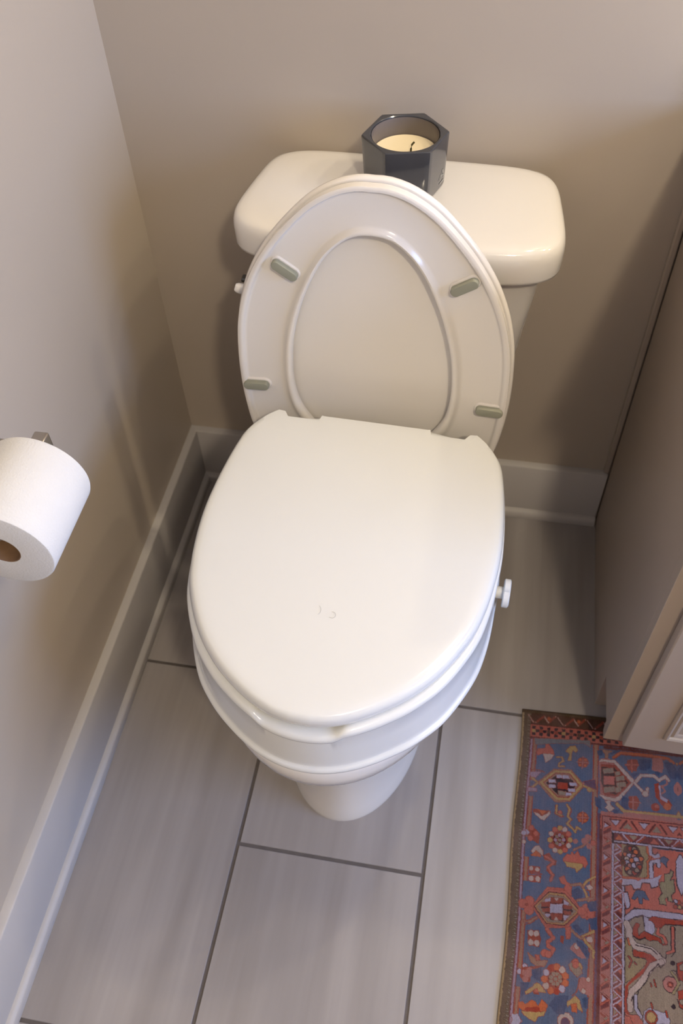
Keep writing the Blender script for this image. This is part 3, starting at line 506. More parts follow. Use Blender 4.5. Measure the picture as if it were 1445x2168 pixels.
    'p rose 0 170.3 475 170.3 485 164.5 480;l lav 1.8 159 464 170.5 473.5;l lav 1.8 170.5 475.5 159 483.5;l lav 1.5 159 477 165 473;p dred 0 163 462 170.5 467 170.5 471.5 163 466.5;p taupe 0 159.3 487 159.3 497 165 492;p coral 0 170.3 497 170.3 507 164.5 502;l lav 1.8 159 486 170.5 495.5;l lav 1.8 170.5 497.5 159 505.5;l lav 1.5 159 499 165 495;p red 0 163 484 170.5 489 170.5 493.5 163 488.5;p taupe 0 159.3 509 159.3 519 165 514;p rose 0 170.3 519 170.3 529 164.5 524;l lav 1.8 159 508 170.5 517.5;l lav 1.8 170.5 519.5 159 527.5;l lav 1.5 159 521 165 517;p dred 0 163 506 170.5 511 170.5 515.5 163 510.5;p taupe 0 159.3 531 159.3 541 165 536;p coral 0 170.3 541 170.3 551 164.5 546;l lav 1.8 159 530 170.5 539.5;l lav 1.8 170.5 541.5 159 549.5;l lav 1.5 159 543 165 539;p red 0 163 528 170.5 533 170.5 537.5 163 532.5;p taupe 0 159.3 553 159.3 563 165 558;p rose 0 170.3 563 170.3 573 164.5 568;l lav 1.8 159 552 170.5 561.5;l lav 1.8 170.5 563.5 159 571.5;l lav 1.5 159 565 165 561;p dred 0 163 550 170.5 555 170.5 559.5 163 554.5;p taupe 0 159.3 575 159.3 585 165 580;p coral 0 170.3 585 170.3 595 164.5 590;l lav 1.8 159 574 170.5 583.5;l lav 1.8 170.5 585.5 159 593.5;l lav 1.5 159 587 165 583;p red 0 163 572 170.5 577 170.5 581.5 163 576.5;p taupe 0 159.3 597 159.3 607 165 602;p rose 0 170.3 607 170.3 617 164.5 612;l lav 1.8 159 596 170.5 605.5;l lav 1.8 170.5 607.5 159 615.5;l lav 1.5 159 609 165 605;p dred 0 163 594 170.5 599 170.5 603.5 163 598.5;p taupe 0 159.3 619 159.3 629 165 624;p coral 0 170.3 629 170.3 639 164.5 634;l lav 1.8 159 618 170.5 627.5;l lav 1.8 170.5 629.5 159 637.5;l lav 1.5 159 631 165 627;p red 0 163 616 170.5 621 170.5 625.5 163 620.5;p black 0 150 183 170 183 160 196;p lav 0 153 185 167 185 160 194;p taupe 0 172 197 188 197 180 187;l dred 3.2 168 198 178 184;l dred 3.2 186 184 196 198;p black 0 196 183 216 183 206 196;p lav 0 199 185 213 185 206 194;p taupe 0 218 197 234 197 226 187;l dred 3.2 214 198 224 184;l dred 3.2 232 184 242 198;p black 0 242 183 262 183 252 196;p lav 0 245 185 259 185 252 194;p taupe 0 264 197 280 197 272 187;l dred 3.2 260 198 270 184;l dred 3.2 278 184 288 198;p black 0 288 183 308 183 298 196;p lav 0 291 185 305 185 298 194;p taupe 0 310 197 326 197 318 187;l dred 3.2 306 198 316 184;l dred 3.2 324 184 334 198;p black 0 334 183 354 183 344 196;p lav 0 337 185 351 185 344 194;p taupe 0 356 197 372 197 364 187;l dred 3.2 352 198 362 184;l dred 3.2 370 184 380 198;p black 0 380 183 400 183 390 196;p lav 0 383 185 397 185 390 194;p taupe 0 402 197 418 197 410 187;l dred 3.2 398 198 408 184;l dred 3.2 416 184 426 198;p black 0 426 183 446 183 436 196;p lav 0 429 185 443 185 436 194;p taupe 0 448 197 464 197 456 187;l dred 3.2 444 198 454 184;l dred 3.2 462 184 472 198;p black 0 472 183 492 183 482 196;p lav 0 475 185 489 185 482 194;p taupe 0 494 197 510 197 502 187;l dred 3.2 490 198 500 184;l dred 3.2 508 184 518 198;p black 0 518 183 538 183 528 196;p lav 0 521 185 535 185 528 194;'
    'p taupe 0 540 197 556 197 548 187;l dred 3.2 536 198 546 184;l dred 3.2 554 184 564 198;p black 0 564 183 584 183 574 196;p lav 0 567 185 581 185 574 194;p taupe 0 586 197 602 197 594 187;l dred 3.2 582 198 592 184;l dred 3.2 600 184 610 198;p dred 0 139 178.5 600 178.5 600 180.5 139 180.5;p black 0 155 202 600 202 600 223.5 155 223.5;p lav 0 155.5 203 600 203 600 205.8 155.5 205.8;p maroon 0 158 206.5 600 206.5 600 217 158 217;p lav 0 158 218.5 600 218.5 600 221 158 221;p orange 0 160 216.5 173 216.5 166 208.5;p taupe 0 182 207.5 196 207.5 189 215;l lav 1.8 172 207 182 217;l lav 1.8 194 217 204 207;l red 3.4 177 207.5 186 216.5;l red 3.4 197 216.5 207 207.5;p coral 0 216 216.5 229 216.5 222 208.5;p taupe 0 238 207.5 252 207.5 245 215;l lav 1.8 228 207 238 217;l lav 1.8 250 217 260 207;l dred 3.4 233 207.5 242 216.5;l red 3.4 253 216.5 263 207.5;p orange 0 272 216.5 285 216.5 278 208.5;p taupe 0 294 207.5 308 207.5 301 215;l lav 1.8 284 207 294 217;l lav 1.8 306 217 316 207;l red 3.4 289 207.5 298 216.5;l red 3.4 309 216.5 319 207.5;p coral 0 328 216.5 341 216.5 334 208.5;p taupe 0 350 207.5 364 207.5 357 215;l lav 1.8 340 207 350 217;l lav 1.8 362 217 372 207;l dred 3.4 345 207.5 354 216.5;l red 3.4 365 216.5 375 207.5;p orange 0 384 216.5 397 216.5 390 208.5;p taupe 0 406 207.5 420 207.5 413 215;l lav 1.8 396 207 406 217;l lav 1.8 418 217 428 207;l red 3.4 401 207.5 410 216.5;l red 3.4 421 216.5 431 207.5;p coral 0 440 216.5 453 216.5 446 208.5;p taupe 0 462 207.5 476 207.5 469 215;l lav 1.8 452 207 462 217;l lav 1.8 474 217 484 207;l dred 3.4 457 207.5 466 216.5;l red 3.4 477 216.5 487 207.5;p orange 0 496 216.5 509 216.5 502 208.5;p taupe 0 518 207.5 532 207.5 525 215;l lav 1.8 508 207 518 217;l lav 1.8 530 217 540 207;l red 3.4 513 207.5 522 216.5;l red 3.4 533 216.5 543 207.5;p coral 0 552 216.5 565 216.5 558 208.5;p taupe 0 574 207.5 588 207.5 581 215;l lav 1.8 564 207 574 217;l lav 1.8 586 217 596 207;l dred 3.4 569 207.5 578 216.5;l red 3.4 589 216.5 599 207.5;p coral 0 176.5 224 600 224 600 900 176.5 900;d red 9.5 104.7 89.5;l rose 1.6 93.5 89.7 114.8 89.5;l rose 1.6 104 78.6 103.7 101;d orange 2.4 99.7 85.3;d orange 2.4 108.7 84.9;d orange 2.4 99.5 95;d orange 2.4 108.5 95.1;d red 9.5 107.1 186.3;l rose 1.6 96.8 187.6 117.3 186.2;l rose 1.6 106.8 176.2 106.6 197.6;d orange 2.4 102.7 182.4;d orange 2.4 111.3 182;d orange 2.4 102.6 191.9;d orange 2.4 111.2 191.5;p coral 0 39.9 56.5 53.4 74.9 54.9 82.1 34.4 80.9 26.7 85.5 24.1 79.7 27.1 73.1 38.4 71.7;p cream 0 35.5 80.8 54.8 80.9 49.6 90.1 40.9 97.3 38.2 87.8;p gold 0 74.8 72.3 81.3 62.8 90.3 60.5 95.1 68.6 91.8 72.7 86 68.5 84.1 78.6 84.5 88.3 78.9 89 81.8 76.4;l gold 2.2 59.5 85.2 68.5 84.1 71.1 91.2 64.5 95.6 63.7 101.8 72.6 100.7;p grey 0 19 54 116 47.4 116.4 59.8 106 53.6 74.2 57.4 56 59.6 22.1 66.2;p tanp 0 29.6 134.7 56.1 107.6 85.1 105.2 108.2 131 85 161.8 61.1 165.8;p gold 0 33 134.3 57.3 109.8 84.1 107.8 106 130.8 85 159.9 63.2 162.1;'
    'p red 0 38.5 133.6 58.6 113.3 83.1 112.2 100.4 131.2 82.6 156.3 64 157.4;p tanp 0 40.7 134 59.8 115 82.1 114 98.2 131.5 82.1 154.3 64.6 155.5;p black 0 44.1 134.1 61.1 117.8 80 116.6 94.9 131.9 80.7 151.9 64.9 152.7;p lav 0 47.5 126.8 59 126.4 60.2 131.4 48.7 132.8;p lav 0 48 136.2 59.5 135.8 60.6 140.8 49.2 142.2;p lav 0 60.4 116.9 71.9 116.4 73 121.5 61.5 123;p lav 0 70.4 116.9 82 116.4 83.1 121.5 71.5 122.9;p lav 0 83.1 128.4 94.6 127.9 95.6 133 84.2 134.4;p lav 0 81.3 139.2 92.8 138.7 93.8 143.8 82.4 145.2;p lav 0 75 147 86.4 146.5 87.5 151.5 76.1 152.9;p taupe 0 64.6 145.7 77.8 145.3 77 152.3 66 152.5;p red2 0 63.4 130.6 80.5 129.7 80.3 141.4 63.3 142.3;l gold 3 29.6 134.7 19.2 127.7;l gold 3 29.7 135.9 20.3 145.3;l gold 3 106 131.2 123.8 138.4;l rose 2.5 105.9 127.7 125.5 117;d gold 4 117.1 136.9;p plum 0 105.8 124.2 125.5 118.2 128.1 135.6 117 132.2;l red 1.6 16 113.6 29.4 112 40.8 115.4;p mauve 0 16.2 117.2 34.1 115.1 25.8 126.8 16.8 125.6;p mauve 0 14.7 144.8 29.2 145.4 29.5 150 14.1 151.9;p red 0 25.2 181.6 55.1 181.7 54.4 187.8 43.4 197.8 26.1 188;p orange 0 33.1 182.8 47.9 183.2 42 190.4;p cream 0 27.1 187.9 33.5 188.2 41.1 192.7 48.1 187.5 53.1 182.5 53.4 187.9 44.5 198.8 40.3 198.2;l gold 2.2 64 170.2 63.6 184.5 73.2 187.7;l red 1.6 61.9 170.4 61.6 185.8 72.3 191 76.3 188.4;d coral 3.2 69.8 182.6;l gold 2.6 80.8 168.1 85.3 176.3 82.6 187.6 88 192.3 82.1 200.6 90.6 207 95.9 212.8 97.7 204 104 207.5;l red 1.3 82.9 168.9 88.4 176 85.7 187.2 90 192.1 85.1 199.2 94.8 208.7;d red 14.5 71.9 228.4;d gold 4 87.7 226.5;d cream 4 86 236.4;d coral 4 80.5 244.1;d gold 4 72.7 247.6;d cream 4 64.8 246.1;d coral 4 58.7 239.8;d gold 4 56.1 230.4;d cream 4 57.7 220.4;d coral 4 63.2 212.6;d gold 4 71 208.9;d cream 4 79.1 210.6;d coral 4 85.2 217;d black 10.5 71.4 228.5;d mauve 2.7 77.7 227.7;d taupe 2.7 76.1 233.5;d mauve 2.7 71.7 236.3;d taupe 2.7 67.2 234.6;d mauve 2.7 65 229.3;d taupe 2.7 66.6 223.5;d mauve 2.7 71 220.6;d taupe 2.7 75.6 222.4;d taupe 2.5 71.4 228.5;p red 0 24.3 208.8 39.6 221.9 38.6 239.9 25.8 233.1 18 224.6;d coral 4 25.1 214.1;d coral 4 33.4 222.7;d coral 4 24.7 231.2;d lav 4 18.4 222.4;d lav 4 13.9 224;d cream 3 14.9 238.7;p cream 0 27 251.8 32.7 243.8 38.7 242 45.3 249.5 46.8 257.6 41.5 254.1 30.3 255.5;p orange 0 27.5 259 35.2 250.8 41.5 255.1 42.8 259.6;p coral 0 78.3 258.8 84 249.8 89.1 251.3 92 245.7 96.2 250.4 101 242.5 104.3 250.4 112.4 251.4 116.7 261.1 112.9 268.7 108.7 262.1 78.4 261.8;p gold 0 80.5 262.6 109.7 263 108.9 268.2 100.2 277.3 96.9 270.7 90.9 270.4 84.8 270.2;p red 0 46.7 256.6 55.6 251.3 61.1 259.9 68.4 263.1 66.7 270.4 56.7 271.7 59.1 280.5 66.4 284.6 62.9 295.5 57.9 296.2 59.4 286.5 52.1 281.4 52.7 273.2 60.4 266.1 48.1 263.6;l coral 3 49.9 258.2 58.1 261.3 64.4 265.6 54.8 275 59.2 281.5 63.5 287 59.9 295.4;d rose 4 96.4 227.5;l tanp 2.5 93.9 242.4 107.9 234.4 117.8 224.8;d rose 5 116.6 218.7;d rose 5 110.7 225.7;d rose 5 119 233;d coral 4 125 227.1;p red 0 24.6 276.7 42.7 275 42.3 285.6 25.2 286.8;'
    'd cream 3.2 28.9 280.2;d cream 3.2 38 280.6;l red 1.8 22.3 288.1 46.4 287.1;p red 0 24.5 290.9 43.5 288.5 44 297.9 25.1 300.3;d cream 3.6 29.8 295.2;d cream 3.6 39.3 294.5;p red 0 26.3 291.1 45.2 288.8 44.8 300.3 28 301.4;d cream 4 29.7 295.4;d cream 4 39.7 295.2;p coral 0 32.4 337.9 55.6 306.3 85.8 304.5 110.7 336 89.2 362.6 55.8 366.8;p red 0 34.5 337.6 56.8 308.7 84.3 306.8 108.1 336.3 87.6 360.8 56.7 364.8;p coral 0 35.5 337.5 57 309.4 84.1 307.6 107.4 336.4 87.2 360.1 57.1 363.9;p black 0 35.5 337.5 58 312.2 83 312.1 107.6 336.4 85 360.7 56.5 361.8;p gold 0 37.6 337.2 59.1 313.9 82.5 313.7 105.6 336.7 83.9 359.1 57.4 360.2;p taupe 0 40.7 337.3 58.8 317.2 81.1 316.4 101.5 337.2 82.8 356.5 58.3 358.1;p black 0 46.9 338.1 59.5 320.7 80.2 319.6 96.4 337.8 81.7 354.2 63.3 355;p lav 0 52.4 325.2 61.6 321 60.9 327.2 52.7 329.2;p lav 0 81.3 321.5 89.8 325.5 88.9 329.7 81.6 328.6;p lav 0 53.6 346.3 62.9 346.1 59 351.6 53.8 349.3;p lav 0 82.3 345.6 90.5 344.6 85.7 352.2 82.6 352.6;p red 0 47 329.9 60.9 327.7 60.8 335.3 46.9 337.1;p red 0 48 338.9 60.9 337.3 60.7 343.9 49.4 344.3;p red 0 81.7 329.6 95.1 329.9 95.3 335 81.9 336.1;p red 0 82 338.6 94.3 338.1 93.5 343.2 82.3 343.6;p red 0 61.1 321 79.7 319.7 79.5 327.9 62 329.1;p cream 0 66.8 321.3 74 320.9 70.6 325.4;p red 0 62.3 345.2 80.7 343.8 80.1 352.9 63.3 354;p cream 0 67.4 354.5 74.5 353.6 70.7 349.1;p lav 0 60.5 331.3 80.1 328.8 80.2 342.9 61.2 343.8;d coral 7 25.1 336.8;d coral 7 28.8 330.2;d coral 7 28.7 344.4;d coral 7 18.8 335.6;d red 2.5 24 336.4;d coral 6 115.7 330.4;d coral 6 119 341;d coral 6 123 338.4;d coral 6 112.8 339.7;d coral 6 109.7 336.1;p navy 0 92.2 306.8 102.3 300.4 110.8 305.5 109.1 318 99.9 321.2 93.5 314.9;p navy 0 117.5 321 131.8 317.2 132.1 333.3 121.9 334.6 118.7 329;p coral 0 73.6 289.4 80.8 285.3 85.4 294.2 92.9 298.4 92.5 315 81.7 306.1 83.5 298.6 76.1 296.4;l gold 3 129 280.3 116.6 289.2 109.6 298.4 116.1 308.9 119.5 318.7;l tanp 3 91.8 298.6 106.3 294.7 110.6 299.3;l tanp 3 102 320.9 115.3 317.2 127.6 314.6;p cream 0 115.8 296.6 121.9 293.7 127.3 298.3 119.1 303.4;l red 1.5 115.9 302.8 122.2 302.5;l tanp 3 21.6 361.3 31.9 361 40.7 353.9;l red 1.4 21.5 359.3 26.7 360.7 40.6 351.9;l red 1.4 23 367.1 33 362.8 42.8 354.6;p red 0 28.1 374.3 45.9 372 49.7 385.2 47.3 396.1 31.1 396.3;d cream 4.2 34 377.5;d cream 4.2 42.1 377.4;d cream 4.2 34.3 391;d cream 4.2 43.4 390.8;l coral 4.5 57.9 368.5 68.7 380.8 59.9 386.8 61.2 393.4 69.4 396.1 65.8 404.2 55.9 405.5;l red 1.3 54.9 369.9 64.6 380.4;d coral 5 55.8 403.6;d coral 5 61.8 404.7;p coral 0 86.1 363 94.2 361 93.8 377.6 87.8 379.4;p red 0 78.5 375.7 84.6 374.9 84.1 387.5 78.9 384.4;p tanp 0 30.8 405.9 39.2 411.5 48.4 415.9 61.3 413.3 56.8 422.4 46.9 423.6 36.6 418.4;p red 0 41 408.4 48.9 406.4 50.4 414.7 44.5 416.4;p coral 0 43 408.6 47.9 407.5 49.3 413.9 45.4 415.4;p navy 0 95.2 359.9 103.1 354.9 114.6 366.2 106.7 370.1;p navy 0 101.9 378.5 112 381.1 123.4 394.9 122.6 403.6 110.4 393.8;'
    'p navy 0 119.1 345.9 133.3 342.1 133.7 360.8 124.6 361;p rose 0 93.3 392.1 100.1 383.6 108.3 389.3 118.7 403.1 111.7 405 100.6 397.9;p cream 0 99.2 388.5 102.1 384.3 107.3 390.3 103.4 392.7;l gold 3.6 128.7 363.4 111.8 373.4 119.1 382.1 129.3 391.3 128.5 400.9;l red 1.2 130.8 365.1 114.8 373;d cream 4.5 122.9 375.8;l tanp 3 94.4 365.8 108.8 375.7 111.9 375.3;d orange 4.5 102 410.9;d gold 6.5 101.3 418.5;d gold 6.5 106.2 417;p taupe 0 93.2 415.6 98 410.3 109.1 416.3 113.3 424.2 105.6 430.7 96.4 421.7;d coral 4.5 102.4 410.6;d coral 4.5 103.1 414.3;d lav 3.5 28.1 425.8;d lav 3.5 20.7 434.2;p red 0 24.2 427.3 55.7 421.3 38.4 432 37.4 446.9 27.6 447.2 22.1 440.6;d rose 4.5 28.7 435.1;d rose 4.5 34.7 436.2;d rose 4.5 30.2 443.2;d rose 4.5 35.3 430.5;p navy 0 38.2 429.2 53.8 423.4 53.1 444.9 39.9 439.2;p navy 0 23.2 448.7 36.4 447 32.4 460.3 30.7 464.2 25.2 470.3;d red 14 73.1 431.2;d red 14 72.7 444.1;d red 15 73.9 437.6;d orange 4.6 89.1 441.1;d lav 4.6 84.5 449.6;d red2 4.6 76.7 454.4;d orange 4.6 68 454.1;d cream 4.6 61.1 448.7;d orange 4.6 58.2 439.8;d lav 4.6 60.3 430.3;d red2 4.6 66.8 423.2;d orange 4.6 75.6 420.9;d cream 4.6 83.8 424;d orange 4.6 88.8 431.5;d black 10.5 74.4 437.5;d taupe 3 80.8 439.5;d taupe 3 77.2 443.8;d taupe 3 72 444.4;d taupe 3 68.1 441;d taupe 3 67.9 435.5;d taupe 3 71.5 431.2;d taupe 3 76.7 430.6;d taupe 3 80.6 434;d taupe 3 74.4 437.5;p gold 0 31.4 460.4 39.8 453.9 47.3 446.5 52.2 447.7 61.7 458.3 52.8 457.7 47.7 454.7 40.2 459.3 32.6 463.9;p red 0 42 457.2 48.7 453.7 52.1 461.4 44.3 462.4;d coral 2.8 47.4 457.5;p orange 0 22.7 476 29.4 474.2 32.6 478.3 40.9 470.9 45.8 471.2 51.1 477.7 56.4 468 64.5 474.1 62.9 481.5 53.4 484.5 30.2 485.7 24.1 482.1;p red2 0 33.8 480.8 53.1 478.3 55.4 485.1 32.2 485.5;p gold 0 28.4 486.8 55.4 485.1 63 482.3 59.5 489 51.9 490.8 48.5 498.3 40.6 495.8 32.6 491.6;p gold 0 91.3 468 99.8 460.6 104.5 456.4 110.5 462.8 114.8 476.5 109 473.7 105.8 467 99.1 467.9 94.4 472;p orange 0 99.1 468.7 105.8 467 107.2 478.3 100.4 478.3;d rose 7 115.6 436.8;d rose 7 121.5 439.7;d rose 7 114.8 444.2;d rose 7 122.7 446.8;d cream 3.2 122.3 432.2;d cream 3.2 115.9 448.6;l red 1.6 109.6 432 106.3 450.7 99.7 457;d cream 11 91.4 491.8;d plum 6 91.4 493.6;p navy 0 114.3 458.7 122.9 455.8 122.4 471.9 115.6 470.2;p lav 0 14.2 492.2 22.9 491.1 31.5 503.5 17.1 505.4;p navy 0 75.4 460.2 94.8 457.6 89.1 483.4 78.5 484.7 66.4 473.9;p rose 0 131.4 84 134.4 79 142.8 76.8 157.6 79.6 166 88.9 190.9 116.1 166.3 147.5 160.2 152.6 143.9 152.4 134.5 143.8 132.9 112;p cream 0 130.9 85.2 134.5 80.1 157.6 79.1 166 86.6 192.9 113.6 166.3 149.7 159.2 152.7 142.8 151.5 133.5 144 136.6 143.6 144.8 145.8 159.1 146.8 164.2 143.4 186.7 116.6 161.8 89.4 156.5 84.3 135.6 84.6;p red 0 134.6 88.1 159.7 87.3 184.7 116.8 162.2 143.7 142.7 143.9 138.6 140.1;p dark 0 135.7 93.7 157.7 93.3 180.6 117.3 160.1 140.7 141.6 137.5 135.1 118.4;p taupe 0 137.9 97.2 154.8 93.6 156.7 101.5 139.9 105.6;p taupe 0 158.2 100.6 166.7 98.4 167.6 104.5 159.2 107.1;'
    'p taupe 0 159.4 108.6 173.3 105.4 174.9 113.2 161 116.9;p taupe 0 161 119.6 175.8 116.2 177.5 124 162.7 127.8;p taupe 0 139.5 130.6 157.9 126.7 160.1 135.2 141.6 139.7;p taupe 0 159 128.6 168.2 126 169.3 133.8 160.1 136.9;p salmon 0 140.2 110 157.8 109 157.9 123.4 140.4 124.5;p tanp 0 134.1 61.7 153.2 62.9 146.9 68.3 146 76.5 141.8 77 141.7 68.9;p navy 0 127.8 64.8 137.3 62.5 137.5 72.9 130.1 73.8;p navy 0 150.1 69 158.5 61.1 167.9 57.6 163.8 65.1;l cream 5 192.9 114.7 202.3 101.3 224 99.8 232.1 106.6 242.6 98.6 247.5 104.7;l cream 4 190.9 116.1 207.1 132.7 211.2 134.4 212.3 123.3;d cream 5 208.6 133.6;p cream 0 142.9 153.6 152 152.5 151.1 159.1 158.3 164.6 150.2 172 143 165.4 147 160.7;p red 0 179.5 75.8 195.3 72.8 198.3 80.4 194.1 95.6 180.6 95 177.5 85.2;l coral 2 176.4 85.3 199.4 82.5;l coral 2 186.9 74.9 186.8 96.5;p red 0 181.6 141.3 194.8 138.6 199.8 148.8 194.7 163.3 182.5 161.6 178.5 151.4;l rose 2 177.5 150.5 201.9 149.6;l rose 2 188.7 140.4 188.6 164.1;p navy 0 197.4 71.4 219.3 71 218 85.9 210.7 91.3 199.3 91.6;p navy 0 224.2 90.8 234.5 90.7 232.3 98.8 226.1 96.2;p navy 0 240.1 71.9 253.7 71.4 266.4 91.2 258.9 102.2 250.8 99.9 245 84.9;p navy 0 183.7 100.2 199.2 97.2 189.9 107.3;p rose 0 221.5 67.3 238.2 65.3 239.9 83.3 236.5 92.7 220.1 89;p red2 0 223.7 114.2 231 111.2 231.5 135.2 245.6 137.8 252.4 147.7 245.1 157.1 235.2 149.8 225.4 135.9;p lav 0 230.9 115.6 234 115.2 234.6 133.7 246.6 139.8 243.4 144.5 233.4 139.3;l rose 3 244.5 105.1 245.3 111.6 236 117.2 241.9 124.1 236.7 129.1;d orange 6 244.3 150.8;d red2 7 225 154.3;d coral 3 227.1 152.9;p red2 0 267.4 62.9 273.2 61 272.7 75.9 267 75.4;l gold 4 262.9 73.7 272.4 82.7;d rose 15 270.6 118.4;d black 8 269.6 118.5;d cream 3 268.7 113.1;d cream 3 268.4 123;d cream 3 271.1 118.3;p navy 0 171.4 140.4 182.6 145.5 180.5 165.1 168.4 160.2;p navy 0 125.4 148.2 135.7 151.3 137 170.5 126.7 163.2;p navy 0 156.3 167 166.4 166.8 164.4 173.5 157.3 173.3;l gold 5 162.3 156.6 174.5 168 214.8 167.2 259.8 166.9 267.2 154.4;l rose 4 174.5 171.2 214.7 170.4 257.7 170.4;p olive2 0 170.1 223.4 211.5 222.4 210.8 272.3 172.2 275.2;d brown 17 187.2 247;d brown 13 188.1 261.1;d brown 13 186.2 234.9;d black 5.2 184.2 228.9;d red2 3.4 184.2 228.9;d black 5.2 190.3 229.2;d taupe 3.4 190.3 229.2;d black 5.2 192.3 233.6;d orange 3.4 192.3 233.6;d black 5.2 176.2 239.2;d orange 3.4 176.2 239.2;d black 5.2 182.2 240.5;d lav 3.4 182.2 240.5;d black 5.2 189.2 240.7;d rose 3.4 189.2 240.7;d black 5.2 200.7 243.3;d orange 3.4 200.7 243.3;d black 5.2 178.2 246.1;d cream 3.4 178.2 246.1;d black 5.2 186.2 247.7;d orange 3.4 186.2 247.7;d black 5.2 193.2 245.3;d lav 3.4 193.2 245.3;d black 5.2 179.2 251.6;d lav 3.4 179.2 251.6;d black 5.2 183.2 256.2;d rose 3.4 183.2 256.2;d black 5.2 189.7 254.9;d lav 3.4 189.7 254.9;d black 5.2 196.2 253;d rose 3.4 196.2 253;d black 5.2 198.1 256.8;d red2 3.4 198.1 256.8;d black 5.2 179.2 262.2;d orange 3.4 179.2 262.2;d black 5.2 183.6 266.7;d taupe 3.4 183.6 266.7;'
    'd black 5.2 190.6 266.8;d red2 3.4 190.6 266.8;d black 5.2 194.1 262.4;d taupe 3.4 194.1 262.4;d black 5.2 172.2 253;d brown 3.4 172.2 253;l orange 2.5 210.5 222.5 210.9 231.8 216.3 238.3 211.2 246.1 211.8 272.2 206.9 273.8;l orange 2.2 172.2 275.7 192 275.2;d orange 3.5 194.9 287.2;l lav 6 215.6 221.9 216.4 233.2 222.3 236.5 228.4 234.7;l black 1.4 218.6 221.5 218.9 232.8 223.4 234.3 227.5 228.7;l lav 6 216.7 272.5 216.7 247.4 228.2 242.9 228 251.1;l black 1.3 218.9 261.3 219.2 247.1 225.1 247.4 226 253.3;p lav 0 171.3 278.3 192 277.1 196 279.1 201.9 275.4 217.7 272.4 232.7 264.6 227.5 274.2 226.4 283.2 216.5 286.4 214.7 278.8 201.9 280.4 199.8 289.5 190 291.7 186.1 285.3 171.3 288.2;l black 1.5 171.3 289.2 186.1 286.3 189 292.8 198.8 291.6 201.9 281.4 213.7 279.9 216.5 287.4 226.4 283.2;p blue2 0 231.3 238.5 237.4 234.6 244.2 238.9 240.1 244.5 240.9 251.5 236.1 246 231.2 243.6;p blue2 0 186 306.9 191.9 295.4 196.8 292.8 205.6 293.7 212.3 305.5 207.4 306.1 202.6 302.8 201.5 312.6 197.6 313.1 195.8 302.7 189.9 308.3;p taupe2 0 236.7 263.1 244.6 261.1 246.8 254.8 250.7 257.3 249.4 264.4 245.3 271.9 251.3 269.2 252.6 287.7 246.6 294.3 248.2 304.8 241.5 303.7 240.7 298 236.7 300.4 238.4 310.8 228.7 310.1 227 301.7 234 293 229.3 284.8 230.4 276.8 237.4 274.9;l black 1.3 236.7 263.1 244.6 261.1 246.8 254.8 250.7 257.3 249.4 264.4 245.3 271.9 251.3 269.2 252.6 287.7 246.6 294.3 248.2 304.8 241.5 303.7 240.7 298;l black 1.3 238.4 310.8 228.7 310.1 227 301.7 232 293.3 229.3 284.8 227.5 277.1;p lav 0 256.1 240.4 260.5 229.7 267.1 226.8 264.5 295 260.4 287.7 256.9 278.4 255.5 258.7;p black 0 263.2 238.5 266.7 237.1 265.8 261.4 262.9 260.8;p taupe 0 264.1 239.4 266.6 238.6 265.8 260.4 263.9 259.6;l black 1.3 267.1 226.8 260.5 229.7 255.1 240.6 254.5 258.8 255.8 280.5 264.5 296.9;p lav 0 173.3 299.7 179.2 299 182.1 312.2 183 320.7 178.2 322.3 175.3 313.1;l black 1.4 173.3 297.8 179.2 298 183.1 312.1 183 321.7 177.2 323.4;d black 4 253.1 303.2;d black 4 257.9 304.5;d black 4 252.9 310.9;d black 4 258.6 311.1;d red2 3 257.9 304.5;d red2 3 251.9 311;d gold 2.6 258.6 311.1;d lav 2.6 253.1 303.2;p taupe 0 175.3 344.1 188 332.5 263.1 332.9 257.9 474 204.4 480.9 193.2 469.5 179.8 471.2 175.5 462.9;p olive2 0 176.4 368.4 183.9 367.4 187.8 388 207.5 394.9 205.4 400.8 187.6 420.7 176.9 429.4;l black 2 174.8 335.2 190.1 321.2 263.6 320.9;p lav 0 175.3 335.1 188.1 323.5 203.3 321.1 263.5 321.4 263.3 328.9 206.2 332.2 204.1 346.3 214 355.8 219 353.2 217.2 340.7 208.2 333.9 203.2 329.6 196.1 333.5 188 334.5 181.9 343.2 175.8 346;p lav 0 204.2 330.5 219.3 338.5 220 352.1 216 356.5 206 352.9 205.1 345.2;l black 1.6 174.8 346.1 190 334.3 202.2 329.7 205.1 345.2;p red2 0 211.3 335.5 217.4 330.3 263.2 331.4 262.9 337.8 236.3 339.2 230.2 344.9 222.1 346 218.3 338.6;l black 1.8 236.3 339.2 262.9 337.8;'
